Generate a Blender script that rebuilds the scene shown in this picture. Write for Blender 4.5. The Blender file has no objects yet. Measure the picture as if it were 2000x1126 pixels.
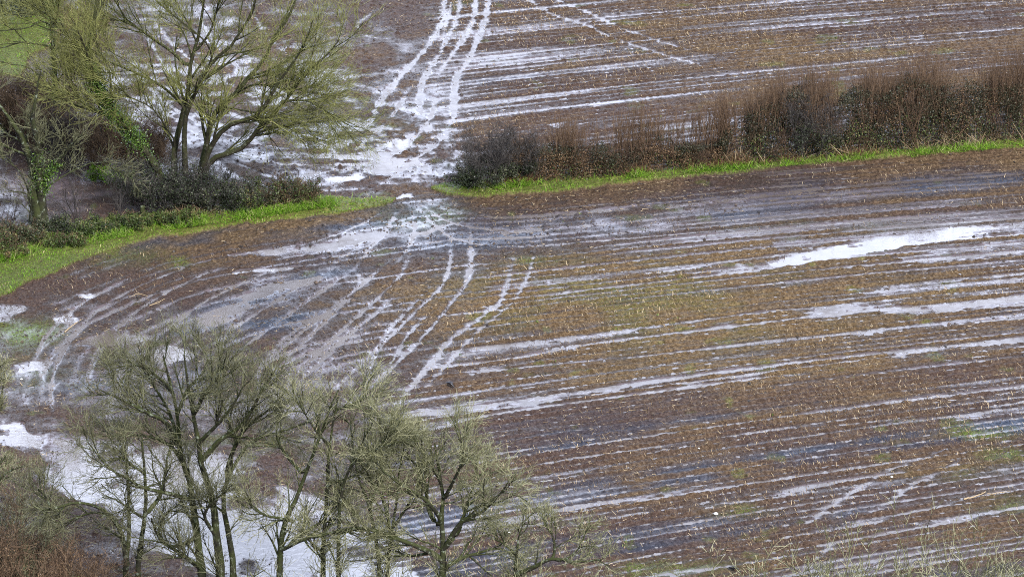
import bpy, math, random
import numpy as np
rng = np.random.default_rng(7)
random.seed(7)
S = bpy.context.scene
COL = S.collection
# ------------------------------------------------------------------ camera geometry
FP, TH, DC = 8000.0, math.radians(22), 242.0
CH = DC * math.sin(TH)
sT, cT = math.sin(TH), math.cos(TH)

def ray(px, py):
    u = (np.asarray(px, float) - 1000) / FP
    v = (563 - np.asarray(py, float)) / FP
    return u, cT + v * sT, -sT + v * cT

def G(px, py, z=0.0):
    dx, dy, dz = ray(px, py)
    t = (CH - z) / -dz
    return dx * t, dy * t, z + 0 * t

def V(px, py, Y):
    dx, dy, dz = ray(px, py)
    t = Y / dy
    return dx * t, Y + 0 * t, CH + dz * t

def to_px(X, Y, Z):
    dz = Z - CH
    f = Y * cT - dz * sT
    return 1000 + FP * X / f, 563 - FP * (Y * sT + dz * cT) / f

# ------------------------------------------------------------------ noise
def hash2(ix, iy, seed):
    h = (ix.astype(np.int64) * 374761393 + iy.astype(np.int64) * 668265263 + seed * 974634777) & 0xFFFFFFFF
    h = ((h ^ (h >> 13)) * 1274126177) & 0xFFFFFFFF
    h = h ^ (h >> 16)
    return (h & 0xFFFFFF).astype(np.float32) / 16777215.0

def vnoise(x, y, seed=0):
    x = np.asarray(x, np.float64); y = np.asarray(y, np.float64)
    x0 = np.floor(x); y0 = np.floor(y)
    fx = (x - x0).astype(np.float32); fy = (y - y0).astype(np.float32)
    fx = fx * fx * (3 - 2 * fx); fy = fy * fy * (3 - 2 * fy)
    a = hash2(x0, y0, seed); b = hash2(x0 + 1, y0, seed)
    c = hash2(x0, y0 + 1, seed); d = hash2(x0 + 1, y0 + 1, seed)
    return (a + (b - a) * fx) * (1 - fy) + (c + (d - c) * fx) * fy - 0.5

def fbm(x, y, octv=3, seed=0):
    r = 0; amp = 1.0
    for i in range(octv):
        r = r + amp * vnoise(x * 2 ** i, y * 2 ** i, seed + i * 17)
        amp *= 0.55
    return r

def sstep(a, b, x):
    t = np.clip((x - a) / (b - a), 0, 1)
    return t * t * (3 - 2 * t)

def in_poly(poly, x, y):
    ins = np.zeros(x.shape, bool)
    n = len(poly)
    for i in range(n):
        x1, y1 = poly[i]; x2, y2 = poly[(i + 1) % n]
        if y1 == y2: continue
        c = ((y1 > y) != (y2 > y)) & (x < (x2 - x1) * (y - y1) / (y2 - y1) + x1)
        ins ^= c
    return ins

# ------------------------------------------------------------------ the field: a height map with furrows, ruts and hollows
NC, NR = 1500, 1150
PX0, PX1, PY0, PY1 = -260.0, 2260.0, -240.0, 1500.0
pxs = np.linspace(PX0, PX1, NC); pys = np.linspace(PY0, PY1, NR)
PX, PY = np.meshgrid(pxs, pys)
GX, GY, _ = G(PX, PY)
JX = fbm(GX * 0.35, GY * 0.35, 3, 3) * 18      # ragged edges
JY = fbm(GX * 0.35, GY * 0.35, 3, 5) * 8
PXj, PYj = PX + JX, PY + JY

RIGHT_EDGE = [(842, 370), (870, 384), (930, 388), (1050, 382), (1150, 370), (1300, 353), (1450, 338), (1600, 323), (1750, 310), (1900, 298), (2000, 291), (2300, 263)]
LEFT_EDGE = [(-300, 720), (-100, 625), (0, 583), (60, 556), (150, 513), (250, 482), (330, 463), (450, 446), (560, 433), (680, 417), (760, 404), (776, 392)]
VERGE_L = LEFT_EDGE + [(760, 387), (700, 389), (640, 386), (600, 388), (450, 405), (300, 418), (150, 436), (0, 450), (-300, 480)]
VERGE_R = RIGHT_EDGE + [(2300, 245), (2000, 272), (1800, 290), (1600, 305), (1400, 322), (1200, 340), (1060, 350), (905, 358), (860, 362)]
PASTURE = [(-300, 95), (0, 68), (60, 52), (110, 30), (160, -60), (40, -60), (20, 30), (-300, 40)]
PASTURE2 = [(0, 68), (110, 28), (135, 45), (112, 76), (80, 98), (58, 120), (46, 152), (10, 150), (-300, 160), (-300, 90)]
DITCH = [(110, 60), (150, 50), (120, 120), (95, 165), (40, 160), (48, 150), (60, 122), (82, 100)]
# border between the near and the far field (hidden below the hedges and the gateway)
def y_border(px):
    return np.interp(px, [-300, 0, 300, 600, 790, 900, 1400, 2000, 2300], [500, 455, 425, 392, 384, 365, 322, 272, 245])
NEAR = PY > y_border(PX)

grassL = in_poly(VERGE_L, PXj, PYj); grassR = in_poly(VERGE_R, PX + JX * .6, PY + JY * .5)
pasture = in_poly(PASTURE, PXj, PYj) | in_poly(PASTURE2, PXj, PYj)
ditch = in_poly(DITCH, PX + JX * .5, PY + JY)
GRASS = grassL | grassR | pasture

def rowcoord(px, py):
    """metres across and along the drilled rows"""
    xp = px - 1300; k = 2.0e-5
    near = py > y_border(px)
    sn = (py + 0.040 * xp - k * xp ** 2) / (1 - 1.25e-4 * xp)
    sf = (py + 0.085 * xp - k * xp ** 2) / (1 - 1.3e-4 * xp)
    s = np.where(near, sn, sf)
    return G(1300, np.clip(s, -600, 2600))[1] * 0.945, near
RR, _ = rowcoord(PX, PY)
AA = GX / 0.945

def box_of(pts, width_m):
    m = max(width_m * 3.0, 1.0); xs = [p[0] for p in pts]; ys = [p[1] for p in pts]
    c0 = np.searchsorted(pxs, min(xs) - m * 38); c1 = np.searchsorted(pxs, max(xs) + m * 38)
    r0 = np.searchsorted(pys, min(ys) - m * 17); r1 = np.searchsorted(pys, max(ys) + m * 17)
    return slice(r0, r1), slice(c0, c1)

def seg_dist(pts, width_m, bx=None):
    """distance (m) on the ground to a polyline traced in the photograph"""
    if bx is None: bx = (slice(0, NR), slice(0, NC))
    gx, gy, lx, ly = GX[bx], GY[bx], pxs[bx[1]], pys[bx[0]]
    D = np.full(gx.shape, 99.0, np.float32)
    P = [(float(G(a, b)[0]), float(G(a, b)[1])) for a, b in pts]
    marg = max(width_m * 3.0, 1.0)
    for i in range(len(pts) - 1):
        (x1, y1), (x2, y2) = pts[i], pts[i + 1]
        mx = marg * 38; my = marg * 17
        c0 = np.searchsorted(lx, min(x1, x2) - mx); c1 = np.searchsorted(lx, max(x1, x2) + mx)
        r0 = np.searchsorted(ly, min(y1, y2) - my); r1 = np.searchsorted(ly, max(y1, y2) + my)
        if c1 <= c0 or r1 <= r0: continue
        sl = (slice(r0, r1), slice(c0, c1))
        ax, ay = P[i]; bx_, by = P[i + 1]
        vx, vy = bx_ - ax, by - ay
        L2 = vx * vx + vy * vy + 1e-9
        t = np.clip(((gx[sl] - ax) * vx + (gy[sl] - ay) * vy) / L2, 0, 1)
        d = np.hypot(gx[sl] - ax - t * vx, gy[sl] - ay - t * vy)
        D[sl] = np.minimum(D[sl], d)
    return D

def smooth(pts, n=6):
    """Catmull-Rom through traced points"""
    p = np.array(pts, float)
    p = np.vstack([2 * p[0] - p[1], p, 2 * p[-1] - p[-2]])
    out = []
    for i in range(1, len(p) - 2):
        for t in np.linspace(0, 1, n, endpoint=False):
            a, b, c, d = p[i - 1], p[i], p[i + 1], p[i + 2]
            out.append(0.5 * ((2 * b) + (-a + c) * t + (2 * a - 5 * b + 4 * c - d) * t * t + (-a + 3 * b - 3 * c + d) * t ** 3))
    out.append(p[-2])
    return [tuple(q) for q in out]

# wetness S: below 1 the soil stands above the water table, above 1 it is under water
lowf = fbm(GX * 0.06, GY * 0.06, 3, 11)
midf = fbm(GX * 0.30, GY * 0.30, 3, 13)
rowf = fbm(AA * 0.10, RR * 0.9, 3, 15)           # streaks along the rows
SW = 0.36 + 0.30 * lowf + 0.16 * midf
SW = np.where(NEAR, SW - .02, SW - .02)

# tractor lanes between the drilled rows
lane = RR / 1.45
k = np.floor(lane); fr = lane - k
wid = 0.085 + 0.07 * hash2(k, k * 0 + 3, 5)
prof = np.exp(-((fr - 0.5) / wid) ** 2)
stre = (hash2(k, k * 0 + 1, 9) ** 1.5) * 0.75 + 0.12
along = np.clip(0.55 + 1.5 * vnoise(AA * 0.045, k * 3.7, 21) + 0.7 * vnoise(AA * 0.25, k * 5.1, 22), 0, 1.6)
# no drilled rows on the trodden headland left of the turning tracks, nor in the gateway
HEAD = np.interp(PY, [380, 470, 520, 600, 700, 780, 860, 1200], [1500, 1250, 960, 930, 840, 770, 740, 700])
rowed = np.where(NEAR, sstep(-60, 40, PX - HEAD), sstep(-80, 60, PX - np.interp(PY, [-200, 150, 260, 380], [860, 860, 880, 980])))
SW = SW + prof * stre * along * rowed * np.where(NEAR, 0.88, 0.85)
streak = fbm(AA * 0.045, RR * 2.1, 3, 18)
fine_f = -np.cos(RR / 0.70 * 2 * math.pi)
SW = SW + rowed * (0.66 * streak + 0.16 * fine_f * np.clip(.7 + 1.6 * vnoise(AA * .08, RR * .35, 19), 0, 1.5))
SW = SW + rowf * 0.26 * rowed + (1 - rowed) * 0.30 * fbm(GX * .55, GY * .8, 3, 16)

# curved working lines of the headland, parallel to the field edge
EDGE = seg_dist(smooth([(2300, 275), (1300, 372), (1000, 400), (850, 405), (700, 425), (450, 462), (250, 505), (100, 560), (0, 610), (-90, 690), (-120, 800), (-100, 950)], 4), 16.0)
inhead = np.where(NEAR, 1 - rowed, 0) * (EDGE < 40) * sstep(820, 680, PY) * sstep(20, 160, PX + .4 * (PY - 600))
hl = EDGE / 0.86; hk = np.floor(hl); hf = hl - hk
SW = SW + inhead * (np.exp(-((hf - .5) / .22) ** 2) * (0.12 + 0.50 * hash2(hk, hk * 0, 31)) * np.clip(.6 + 1.8 * vnoise(GX * .16, hk * 2.3, 33), 0, 1.4) - .10)

N08 = fbm(GX * 0.9, GY * 0.9, 3, 40).astype(np.float32)
NAL = fbm(AA * 0.14, RR * 0.3, 3, 41).astype(np.float32)
TREAD = fbm(GX * 2.6, GY * 1.3, 2, 45).astype(np.float32)
NFINE = fbm(AA * .22, RR * 3.0, 3, 43).astype(np.float32)
def stroke(pts, w, amt, var=1.0, seed=0, cap=1.5):
    """a wet rut or furrow: width w metres, added wetness amt"""
    pts = smooth(pts)
    bx = box_of(pts, w)
    d = seg_dist(pts, w, bx)
    n = 1 + (.45 if cap < 1 else .9) * N08[bx]
    a = amt * np.clip(1.0 + var * np.roll(NAL, (seed * 97, seed * 211), (0, 1))[bx] + (.35 if cap < 1 else .6) * N08[bx] + .4 * NFINE[bx] + (1.0 * TREAD[bx] if cap > 1.2 and seed >= 60 else 0), .3, 1.3)
    p = np.exp(-(d / (w * 0.5 * np.clip(n, .3, 2))) ** 2)
    if seed >= 60:      # a rut shallows out where the wheel entered and left
        for e in (pts[0], pts[-1]):
            ex, ey, _ = G(*e)
            p = p * (.25 + .75 * sstep(.2, 4.5, np.hypot(GX[bx] - ex, (GY[bx] - ey))))
    SW[bx] = np.maximum(SW[bx], np.minimum(SW[bx] + p * a, cap))
    RUT[bx] = np.maximum(RUT[bx], p)

RUT = np.zeros_like(SW); LINE_AMT, RUT_AMT = .80, .78
# --- long flooded furrows of the near field (traced)
for i, (pts, w, a) in enumerate([
    ([(870, 616), (950, 606), (985, 587), (1090, 573), (1300, 549), (1475, 527), (1615, 506), (1720, 487)], .50, .85),
    ([(925, 680), (1020, 672), (1160, 654), (1300, 636), (1475, 611), (1615, 600), (1755, 585), (2000, 563), (2250, 540)], .48, .80),
    ([(845, 717), (985, 702), (1125, 677), (1300, 653), (1510, 625), (1720, 603), (1895, 594), (2000, 583), (2250, 562)], .50, .78),
    ([(915, 727), (1300, 690), (1475, 668), (1650, 652), (1825, 635), (2000, 620), (2250, 598)], .50, .66),
    ([(775, 814), (915, 798), (1125, 770), (1300, 742), (1510, 714), (1650, 697), (1790, 684), (2000, 664), (2250, 640)], .62, .92),
    ([(1335, 752), (1475, 731), (1650, 706), (1760, 695)], .5, .62),
    ([(768, 846), (873, 830), (1000, 800), (1195, 776), (1300, 763), (1475, 741), (1580, 730)], .55, .74),
    ([(932, 897), (1055, 876), (1160, 864), (1300, 846), (1510, 816), (1650, 799), (1860, 772), (2100, 745)], .9, .50),
    ([(1002, 917), (1125, 893), (1300, 874), (1545, 837), (1755, 820), (1895, 811), (2000, 787), (2250, 755)], .55, .66),
    ([(1300, 966), (1545, 931), (1737, 903), (1877, 879), (2000, 863), (2250, 830)], .55, .62),
    ([(1300, 996), (1475, 973), (1650, 938), (1760, 921)], .5, .62),
    ([(1335, 1022), (1545, 987), (1755, 956), (2000, 917), (2250, 880)], .5, .58),
    ([(1150, 1105), (1300, 1082), (1580, 1040), (1720, 1014), (1895, 973), (2000, 956), (2250, 915)], .55, .66),
    ([(1180, 1140), (1300, 1120), (1440, 1099), (1615, 1064), (1825, 1022), (2000, 991), (2250, 945)], .55, .74),
    ([(1002, 1019), (1125, 991), (1300, 968)], .6, .62),
    ([(1060, 1040), (1200, 1012), (1310, 994)], .6, .6),
    ([(1300, 530), (1450, 507), (1600, 486)], .4, .5),
    ([(1330, 650), (1480, 632), (1600, 612), (1700, 600)], .6, .55),
    ([(1680, 568), (1800, 556), (2000, 535), (2200, 515)], .5, .75),
    ([(1690, 574), (1820, 563), (2000, 545), (2200, 524)], .35, .65),
    ([(1650, 523), (1800, 512), (2000, 490), (2200, 470)], .5, .62),
    ([(1780, 604), (1830, 606), (1900, 600)], .5, .6),
]):
    stroke(pts, w * .85, a * LINE_AMT * .93, 1.3, i)
# --- wheel ruts
ruts = [
    ([(1003, 505), (993, 545), (975, 592), (950, 611), (880, 664), (840, 712), (790, 772), (770, 800)], .55, .74),
    ([(918, 450), (920, 510), (910, 555), (888, 582), (850, 632), (800, 684), (740, 742), (702, 772)], .55, .66),
    ([(840, 560), (796, 606), (757, 648), (735, 690), (715, 746)], .5, .55),
    ([(780, 570), (733, 613), (670, 662), (620, 712), (585, 745)], .55, .52),
    ([(720, 556), (680, 585), (628, 634), (600, 662), (560, 700)], .55, .52),
    ([(860, 590), (800, 650), (770, 700), (742, 735)], .45, .45),
    ([(640, 600), (560, 660), (500, 720)], .6, .42),
    ([(740, 470), (690, 490), (664, 505), (650, 520)], .5, .6),
    ([(690, 520), (705, 545), (690, 570)], .5, .5),
    ([(900, 430), (875, 415), (862, 408)], .55, .8),
    ([(330, 560), (240, 600), (205, 618), (150, 640), (110, 655)], .5, .5),
    ([(300, 610), (270, 630), (215, 642)], .45, .5),
    ([(75, 700), (80, 735), (100, 755), (120, 765)], .35, .5),
    ([(150, 722), (145, 740), (160, 750), (175, 752)], .4, .6),
    ([(385, 600), (330, 630), (290, 650)], .45, .55),
    ([(1050, 470), (1030, 540), (1000, 590), (930, 650), (870, 715), (815, 775)], .4, .45),
    ([(880, 470), (878, 520), (860, 562), (820, 600), (770, 650), (700, 715), (655, 760)], .45, .6),
    ([(800, 500), (780, 540), (740, 580), (690, 625), (640, 672), (590, 720), (560, 755)], .45, .6),
    ([(760, 510), (720, 545), (665, 590), (600, 640), (540, 690), (500, 730)], .45, .55),
    ([(700, 520), (640, 560), (570, 610), (500, 660), (440, 705)], .45, .5),
    ([(660, 520), (590, 555), (520, 600), (450, 645), (400, 690)], .4, .55),
    ([(560, 520), (480, 550), (400, 590), (330, 640), (280, 690)], .45, .5),
    ([(500, 500), (400, 535), (310, 580), (240, 630), (190, 690), (165, 760)], .45, .5),
    ([(430, 500), (330, 535), (240, 575), (170, 625), (120, 690), (100, 760), (105, 830)], .45, .5),
    ([(340, 510), (250, 545), (165, 590), (95, 650), (60, 720)], .4, .5),
    ([(300, 690), (240, 740), (215, 800), (220, 850)], .4, .5), ([(360, 680), (300, 735), (270, 800)], .4, .45),
    ([(770, 400), (700, 440), (620, 470), (520, 490)], .45, .5), ([(780, 400), (760, 440), (720, 490), (690, 530)], .5, .55),
    ([(800, 400), (810, 440), (800, 480), (770, 520)], .45, .5), ([(820, 398), (870, 430), (930, 445), (1020, 450), (1150, 440)], .5, .6),
    ([(830, 395), (900, 415), (1000, 425), (1150, 415), (1350, 398), (1600, 372), (2000, 330)], .5, .45), ([(840, 392), (920, 405), (1040, 410), (1250, 392), (1500, 366), (2000, 318)], .45, .4),
    ([(810, 398), (850, 440), (900, 470), (1000, 482), (1200, 468), (1400, 450)], .45, .5),
    # far field
    ([(868, -180), (869, 0), (859, 52), (845, 77), (817, 112), (789, 140), (764, 171), (747, 192), (720, 240), (690, 275)], .46, .98),
    ([(900, -180), (897, 0), (890, 42), (873, 73), (859, 105), (838, 136), (824, 164), (820, 200), (822, 235)], .46, .98),
    ([(884, -180), (880, 0), (874, 40), (862, 80)], .36, .6),
    ([(940, -180), (929, 0), (922, 42), (904, 77), (880, 112), (866, 130), (857, 150)], .48, 1.05),
    ([(966, -180), (953, 0), (946, 42), (929, 87), (908, 129), (890, 154), (887, 200), (884, 235), (873, 250), (858, 268)], .46, 1.05),
    ([(1000, -40), (1034, 0), (1086, 31), (1135, 45), (1195, 73), (1300, 108), (1420, 140)], .42, .75),
    ([(1060, -40), (1090, 0), (1146, 24), (1216, 56), (1265, 73), (1380, 110)], .42, .65),
    ([(760, 10), (735, 20), (702, 45), (700, 58), (720, 70), (760, 78)], .45, .5),
    ([(200, 160), (227, 182), (280, 203), (350, 236), (420, 280)], .55, .85),
    ([(228, 205), (252, 228), (301, 249), (360, 285)], .55, .85),
    ([(420, 310), (440, 330), (470, 350), (510, 362)], .5, .8),
    ([(440, 310), (500, 335), (560, 352), (640, 362)], .5, .6),
    ([(300, 40), (340, 90), (420, 150), (520, 200)], .4, .6), ([(170, 150), (190, 200), (250, 260), (340, 300)], .4, .6),
    ([(260, 120), (300, 180), (380, 235), (480, 275), (600, 300)], .4, .7), ([(280, 60), (330, 140), (420, 205), (530, 250), (660, 275)], .4, .65), ([(380, 20), (430, 100), (510, 160), (620, 210), (700, 240)], .4, .6),
    ([(460, 300), (540, 318), (640, 322), (760, 315)], .4, .7), ([(430, 330), (500, 358), (600, 372), (720, 368)], .4, .7), ([(480, 0), (530, 80), (600, 130), (690, 200)], .4, .5),
    ([(800, 170), (770, 220), (720, 270), (650, 330)], .4, .75), ([(850, 170), (845, 220), (800, 280), (740, 335)], .4, .75), ([(825, 240), (780, 290), (720, 330), (650, 365)], .4, .7), ([(880, 260), (820, 305), (760, 350), (720, 372)], .4, .7),
    ([(760, 190), (790, 200), (830, 196), (890, 190)], .4, .7),
    ([(640, 130), (690, 165), (740, 172)], .5, .5),
    ([(690, 310), (760, 280), (800, 272)], .5, .5),
    ([(640, 350), (720, 320), (850, 300)], .5, .4),
    ([(560, 345), (700, 330), (860, 335)], .5, .45),
    # crossing tracks, lower right
    ([(1560, 1126), (1620, 1070), (1650, 1044)], .6, .6),
    ([(1545, 1060), (1573, 1030), (1615, 991), (1667, 960), (1737, 918), (1800, 895), (1860, 872), (1930, 845)], .65, .45),
    ([(1660, 1040), (1685, 1012), (1748, 974), (1772, 952), (1860, 907), (1890, 880), (1965, 865)], .6, .42),
    ([(1880, 815), (1915, 800), (1960, 792), (2050, 775)], .45, .65),
    ([(1170, 575), (1110, 565), (1060, 548), (1010, 540)], .35, .35),
]
for i, (pts, w, a) in enumerate(ruts):
    near_ = pts[-1][1] > 385
    stroke(pts, w * (.62 if near_ else .78), a * RUT_AMT * (1.3 if near_ else 1.0), .45 if near_ else 1.0, 60 + i, .88 if near_ else 1.4)

def blob(cx, cy, rx, ry, rot, amt, soft=1.0):
    global SW
    c, s = math.cos(math.radians(rot)), math.sin(math.radians(rot))
    dx, dy = PX + JX * 1.3 - cx, PY + JY * 1.3 - cy
    a = (dx * c + dy * s) / rx; b = (-dx * s + dy * c) / ry
    SW = SW + amt * np.exp(-(a * a + b * b) ** soft)

for b in [
    (1500, 400, 620, 30, -5, .24), (1950, 340, 250, 22, -4, .20), (430, 610, 95, 24, -25, .36), (565, 560, 120, 26, -14, .38), (690, 468, 150, 22, -10, .40),
    (820, 420, 80, 30, 0, .34), (150, 720, 190, 90, 0, .28), (960, 470, 160, 26, -5, .20), (1250, 440, 200, 22, -4, .18), (640, 680, 170, 80, -40, .14),
    (640, 300, 240, 60, 0, .32), (420, 190, 240, 120, 0, .24), (780, 330, 130, 40, 0, .34), (830, 210, 90, 60, 0, .34), (100, 370, 200, 45, 0, .34),
    (740, 360, 120, 14, 0, .10), (1400, 20, 500, 22, -4, .14), (1300, 265, 160, 24, -6, .26), (1500, 90, 500, 20, -5, .1), (1950, 60, 300, 30, -5, -.10),
    (1250, 610, 330, 40, -7, -.22), (1500, 800, 500, 40, -8, -.16), (1150, 830, 200, 30, -8, -.12), (720, 120, 40, 30, 0, -.22), (1080, 190, 180, 30, -5, -.12),
    (560, 510, 70, 8, -8, -.25), (330, 520, 120, 12, -10, -.15), (880, 385, 60, 8, 0, .10), (1620, 1120, 300, 60, -9, .16), (1650, 1075, 70, 14, -20, .2),
    (1850, 330, 330, 12, -4, -.18), (1300, 385, 350, 9, -4, -.22), (200, 560, 200, 20, -18, -.05),
    (60, 660, 60, 30, 0, .1), (500, 800, 250, 60, 0, .12), (350, 600, 380, 110, -20, .10), (700, 640, 220, 120, -45, .10), (1500, 380, 600, 40, -5, .08), (1850, 470, 250, 40, -5, .10), (280, 610, 340, 90, -15, .11), (560, 700, 260, 110, -40, .08), (120, 790, 160, 60, 0, .14), (330, 170, 320, 150, 0, .12), (620, 130, 140, 100, 0, .10), (580, 240, 300, 110, 0, .07), (800, 330, 150, 40, 0, .16), (820, 150, 130, 120, 0, .10), (1700, 420, 450, 50, -5, .07), (1500, 150, 600, 60, -5, .07), (1300, 60, 500, 30, -5, .06), (1880, 850, 220, 60, -10, -.20), (1600, 960, 500, 110, -10, -.09), (1300, 1010, 250, 60, -8, -.06)]:
    blob(*b)
# clear dry edge: bare trodden soil along the verges
edgeL = seg_dist(LEFT_EDGE, 1.0); edgeR = seg_dist(RIGHT_EDGE, 1.0)
SW = SW - 0.25 * np.exp(-(edgeL / .7) ** 2) - 0.22 * np.exp(-(edgeR / .8) ** 2)

CALM = np.zeros_like(SW); NBIG = fbm(GX * .30, GY * .22, 3, 47)
PN1 = 6 * fbm(GX * 1.6, GY * 1.6, 2, 77); PN2 = 3 * fbm(GX * 1.6, GY * 1.6, 2, 78)
def pool(poly, amt=0.75):
    """open water: a hollow with ragged margins"""
    xs = [q[0] for q in poly]; ys = [q[1] for q in poly]
    bx = (slice(*np.searchsorted(pys, (min(ys) - 40, max(ys) + 40))), slice(*np.searchsorted(pxs, (min(xs) - 70, max(xs) + 70))))
    a = np.zeros_like(SW[bx])
    for q in ((-2.5, 0.8, 2.5, 4.5) if amt == .72 else (0.0, 0.5, 1.0, 1.5)):
        a += in_poly(poly, PX[bx] + JX[bx] * q + PN1[bx], PY[bx] + JY[bx] * q + PN2[bx]) / 4.0
    if amt >= .7: CALM[bx] = np.maximum(CALM[bx], a)
    SW[bx] = np.maximum(SW[bx], np.minimum(SW[bx] + amt * a * np.clip(1 + (2.2 * NBIG[bx] + .8 * N08[bx] if amt == .72 else .7 * N08[bx]), .25, 1.4), 1.6))

for p, a in [
    ([(1500, 516), (1540, 500), (1600, 488), (1700, 470), (1800, 455), (1880, 442), (1945, 440), (1990, 434), (2120, 420), (2120, 440), (1985, 458), (1950, 462), (1860, 470), (1780, 481), (1700, 493), (1600, 509), (1530, 521)], .9),
    ([(1740, 503), (1880, 482), (1990, 468), (2100, 455), (2100, 482), (1990, 497), (1880, 506), (1780, 512)], .42), ([(1500, 470), (1700, 450), (1900, 425), (2100, 405), (2100, 425), (1900, 445), (1700, 468), (1520, 490)], .28),
    ([(1380, 532), (1450, 520), (1475, 522), (1460, 533), (1400, 541)], .55),
    ([(1590, 606), (1660, 595), (1760, 592), (1800, 600), (1860, 598), (1930, 585), (2000, 572), (2150, 555), (2150, 580), (2000, 598), (1900, 608), (1790, 612), (1700, 605), (1620, 618)], .62),
    ([(1560, 612), (1660, 596), (1640, 620), (1570, 628)], .3),
    ([(1750, 350), (2000, 335), (2200, 320), (2200, 345), (2000, 362), (1700, 385), (1600, 385)], .12),
    ([(0, 828), (30, 823), (60, 848), (130, 846), (210, 856), (340, 876), (460, 912), (570, 955), (690, 1015), (770, 1055), (820, 1126), (900, 1200), (800, 1280), (500, 1230), (420, 1126), (330, 1075), (250, 1025), (200, 985), (130, 972), (90, 945), (60, 930), (95, 905), (70, 880), (0, 868), (-40, 850)], .72),
    ([(230, 1030), (300, 1020), (380, 1050), (330, 1080), (250, 1070)], .5),
    ([(-60, 596), (0, 592), (50, 596), (54, 606), (30, 622), (10, 628), (-60, 640)], .7),
    ([(150, 575), (178, 573), (182, 580), (155, 584)], .9), ([(105, 622), (135, 612), (150, 620), (150, 630), (110, 632)], .8),
    ([(138, 676), (180, 656), (215, 648), (245, 649), (252, 655), (290, 652), (300, 662), (262, 672), (225, 677), (190, 680)], .9),
    ([(238, 702), (270, 688), (300, 680), (332, 671), (350, 680), (380, 690), (365, 704), (310, 708), (270, 714)], .95),
    ([(20, 715), (60, 705), (110, 703), (85, 724), (30, 732)], .7),
    ([(440, 500), (520, 488), (600, 482), (690, 455), (760, 450), (720, 468), (640, 486), (560, 496), (470, 502)], .55),
    ([(452, 530), (500, 525), (585, 519), (590, 523), (520, 531), (455, 535)], .75),
    ([(470, 570), (520, 555), (590, 545), (640, 540), (600, 558), (530, 575), (480, 585)], .40),
    ([(380, 625), (420, 600), (480, 585), (500, 600), (440, 630), (390, 640)], .30),
    ([(768, 386), (790, 379), (812, 380), (806, 386), (780, 391)], .9), ([(800, 456), (850, 446), (890, 436), (880, 446), (830, 458)], .55),
    ([(770, 284), (785, 272), (800, 274), (790, 288)], .9), ([(745, 280), (765, 274), (762, 284), (745, 288)], .9), ([(632, 350), (690, 340), (720, 346), (700, 356), (640, 358)], .8),
    ([(620, 290), (660, 280), (690, 284), (650, 296)], .6), ([(840, 270), (870, 258), (905, 250), (905, 262), (860, 274)], .4),
    ([(1250, 270), (1330, 262), (1410, 255), (1400, 275), (1300, 285)], .35), ([(1370, 232), (1400, 222), (1410, 236), (1380, 242)], .6),
    ([(1050, 244), (1100, 238), (1090, 250)], .6),
]:
    pool(p, a)

# churned gateway: short shreds of water across the wheelings
shred = fbm(GX * 0.60, GY * 1.0, 4, 91)
gate = np.exp(-(((PX - 760) / 190) ** 2 + ((PY - 300) / 75) ** 2) ** 1.5) * (~NEAR)
gate2 = np.exp(-(((PX - 480) / 260) ** 2 + ((PY - 180) / 130) ** 2) ** 1.2) * (~NEAR)
SW = SW + gate * (-.08 + 1.20 * shred + .55 * TREAD) + gate2 * (-.16 + 1.1 * shred + .4 * TREAD)
gate3 = np.exp(-(((PX - 800) / 130) ** 2 + ((PY - 425) / 35) ** 2)) * NEAR
SW = SW + gate3 * (0.5 * fbm(GX * 0.7, GY * 1.1, 3, 93))
left_corner = sstep(420, 150, PX) * NEAR * (PY < 850)
SW = SW + left_corner * 0.30 * fbm(GX * 0.5, GY * 0.5, 3, 95)
SW = np.clip(SW + 0.20 * NFINE * (1 - .75 * RUT) * (.45 + .55 * rowed) + (1 - rowed) * .12 * N08 * (1 - RUT), -0.2, 1.7)
dry = (1 - sstep(0.35, 0.85, SW))
SW = np.where(ditch, np.maximum(SW, .55), SW)

# heights
clod = fbm(GX * 4.2, GY * 3.2, 2, 101)
clod2 = np.clip(fbm(GX * 2.0, GY * 1.6, 2, 111) - 0.16, 0, 1)
sub = np.cos(RR / 0.70 * 2 * math.pi)
Z = 0.085 * (1 - SW)
Z = np.where(SW > 1, -0.085 * (SW - 1), Z)
rough = np.clip(1.2 - SW * .9, 0.16, 1)
Z += sub * 0.048 * rowed * rough + clod * 0.10 * rough + clod2 * 0.30 * np.clip(1.25 - SW, 0.05, 1) * (0.35 + 0.65 * (1 - rowed))
Z -= RUT * 0.03 * (SW < 1)
Z += np.where(GRASS, 0.14 + 0.10 * midf, 0) - np.where(GRASS, np.minimum(Z, 0), 0)
RUTV = RUT

def z_at(px, py):
    c = (np.asarray(px) - PX0) / (PX1 - PX0) * (NC - 1); r = (np.asarray(py) - PY0) / (PY1 - PY0) * (NR - 1)
    return np.clip(r, 0, NR - 1.001).astype(int), np.clip(c, 0, NC - 1.001).astype(int)
def sample(A, px, py):
    r, c = z_at(px, py)
    return A[r, c]

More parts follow.
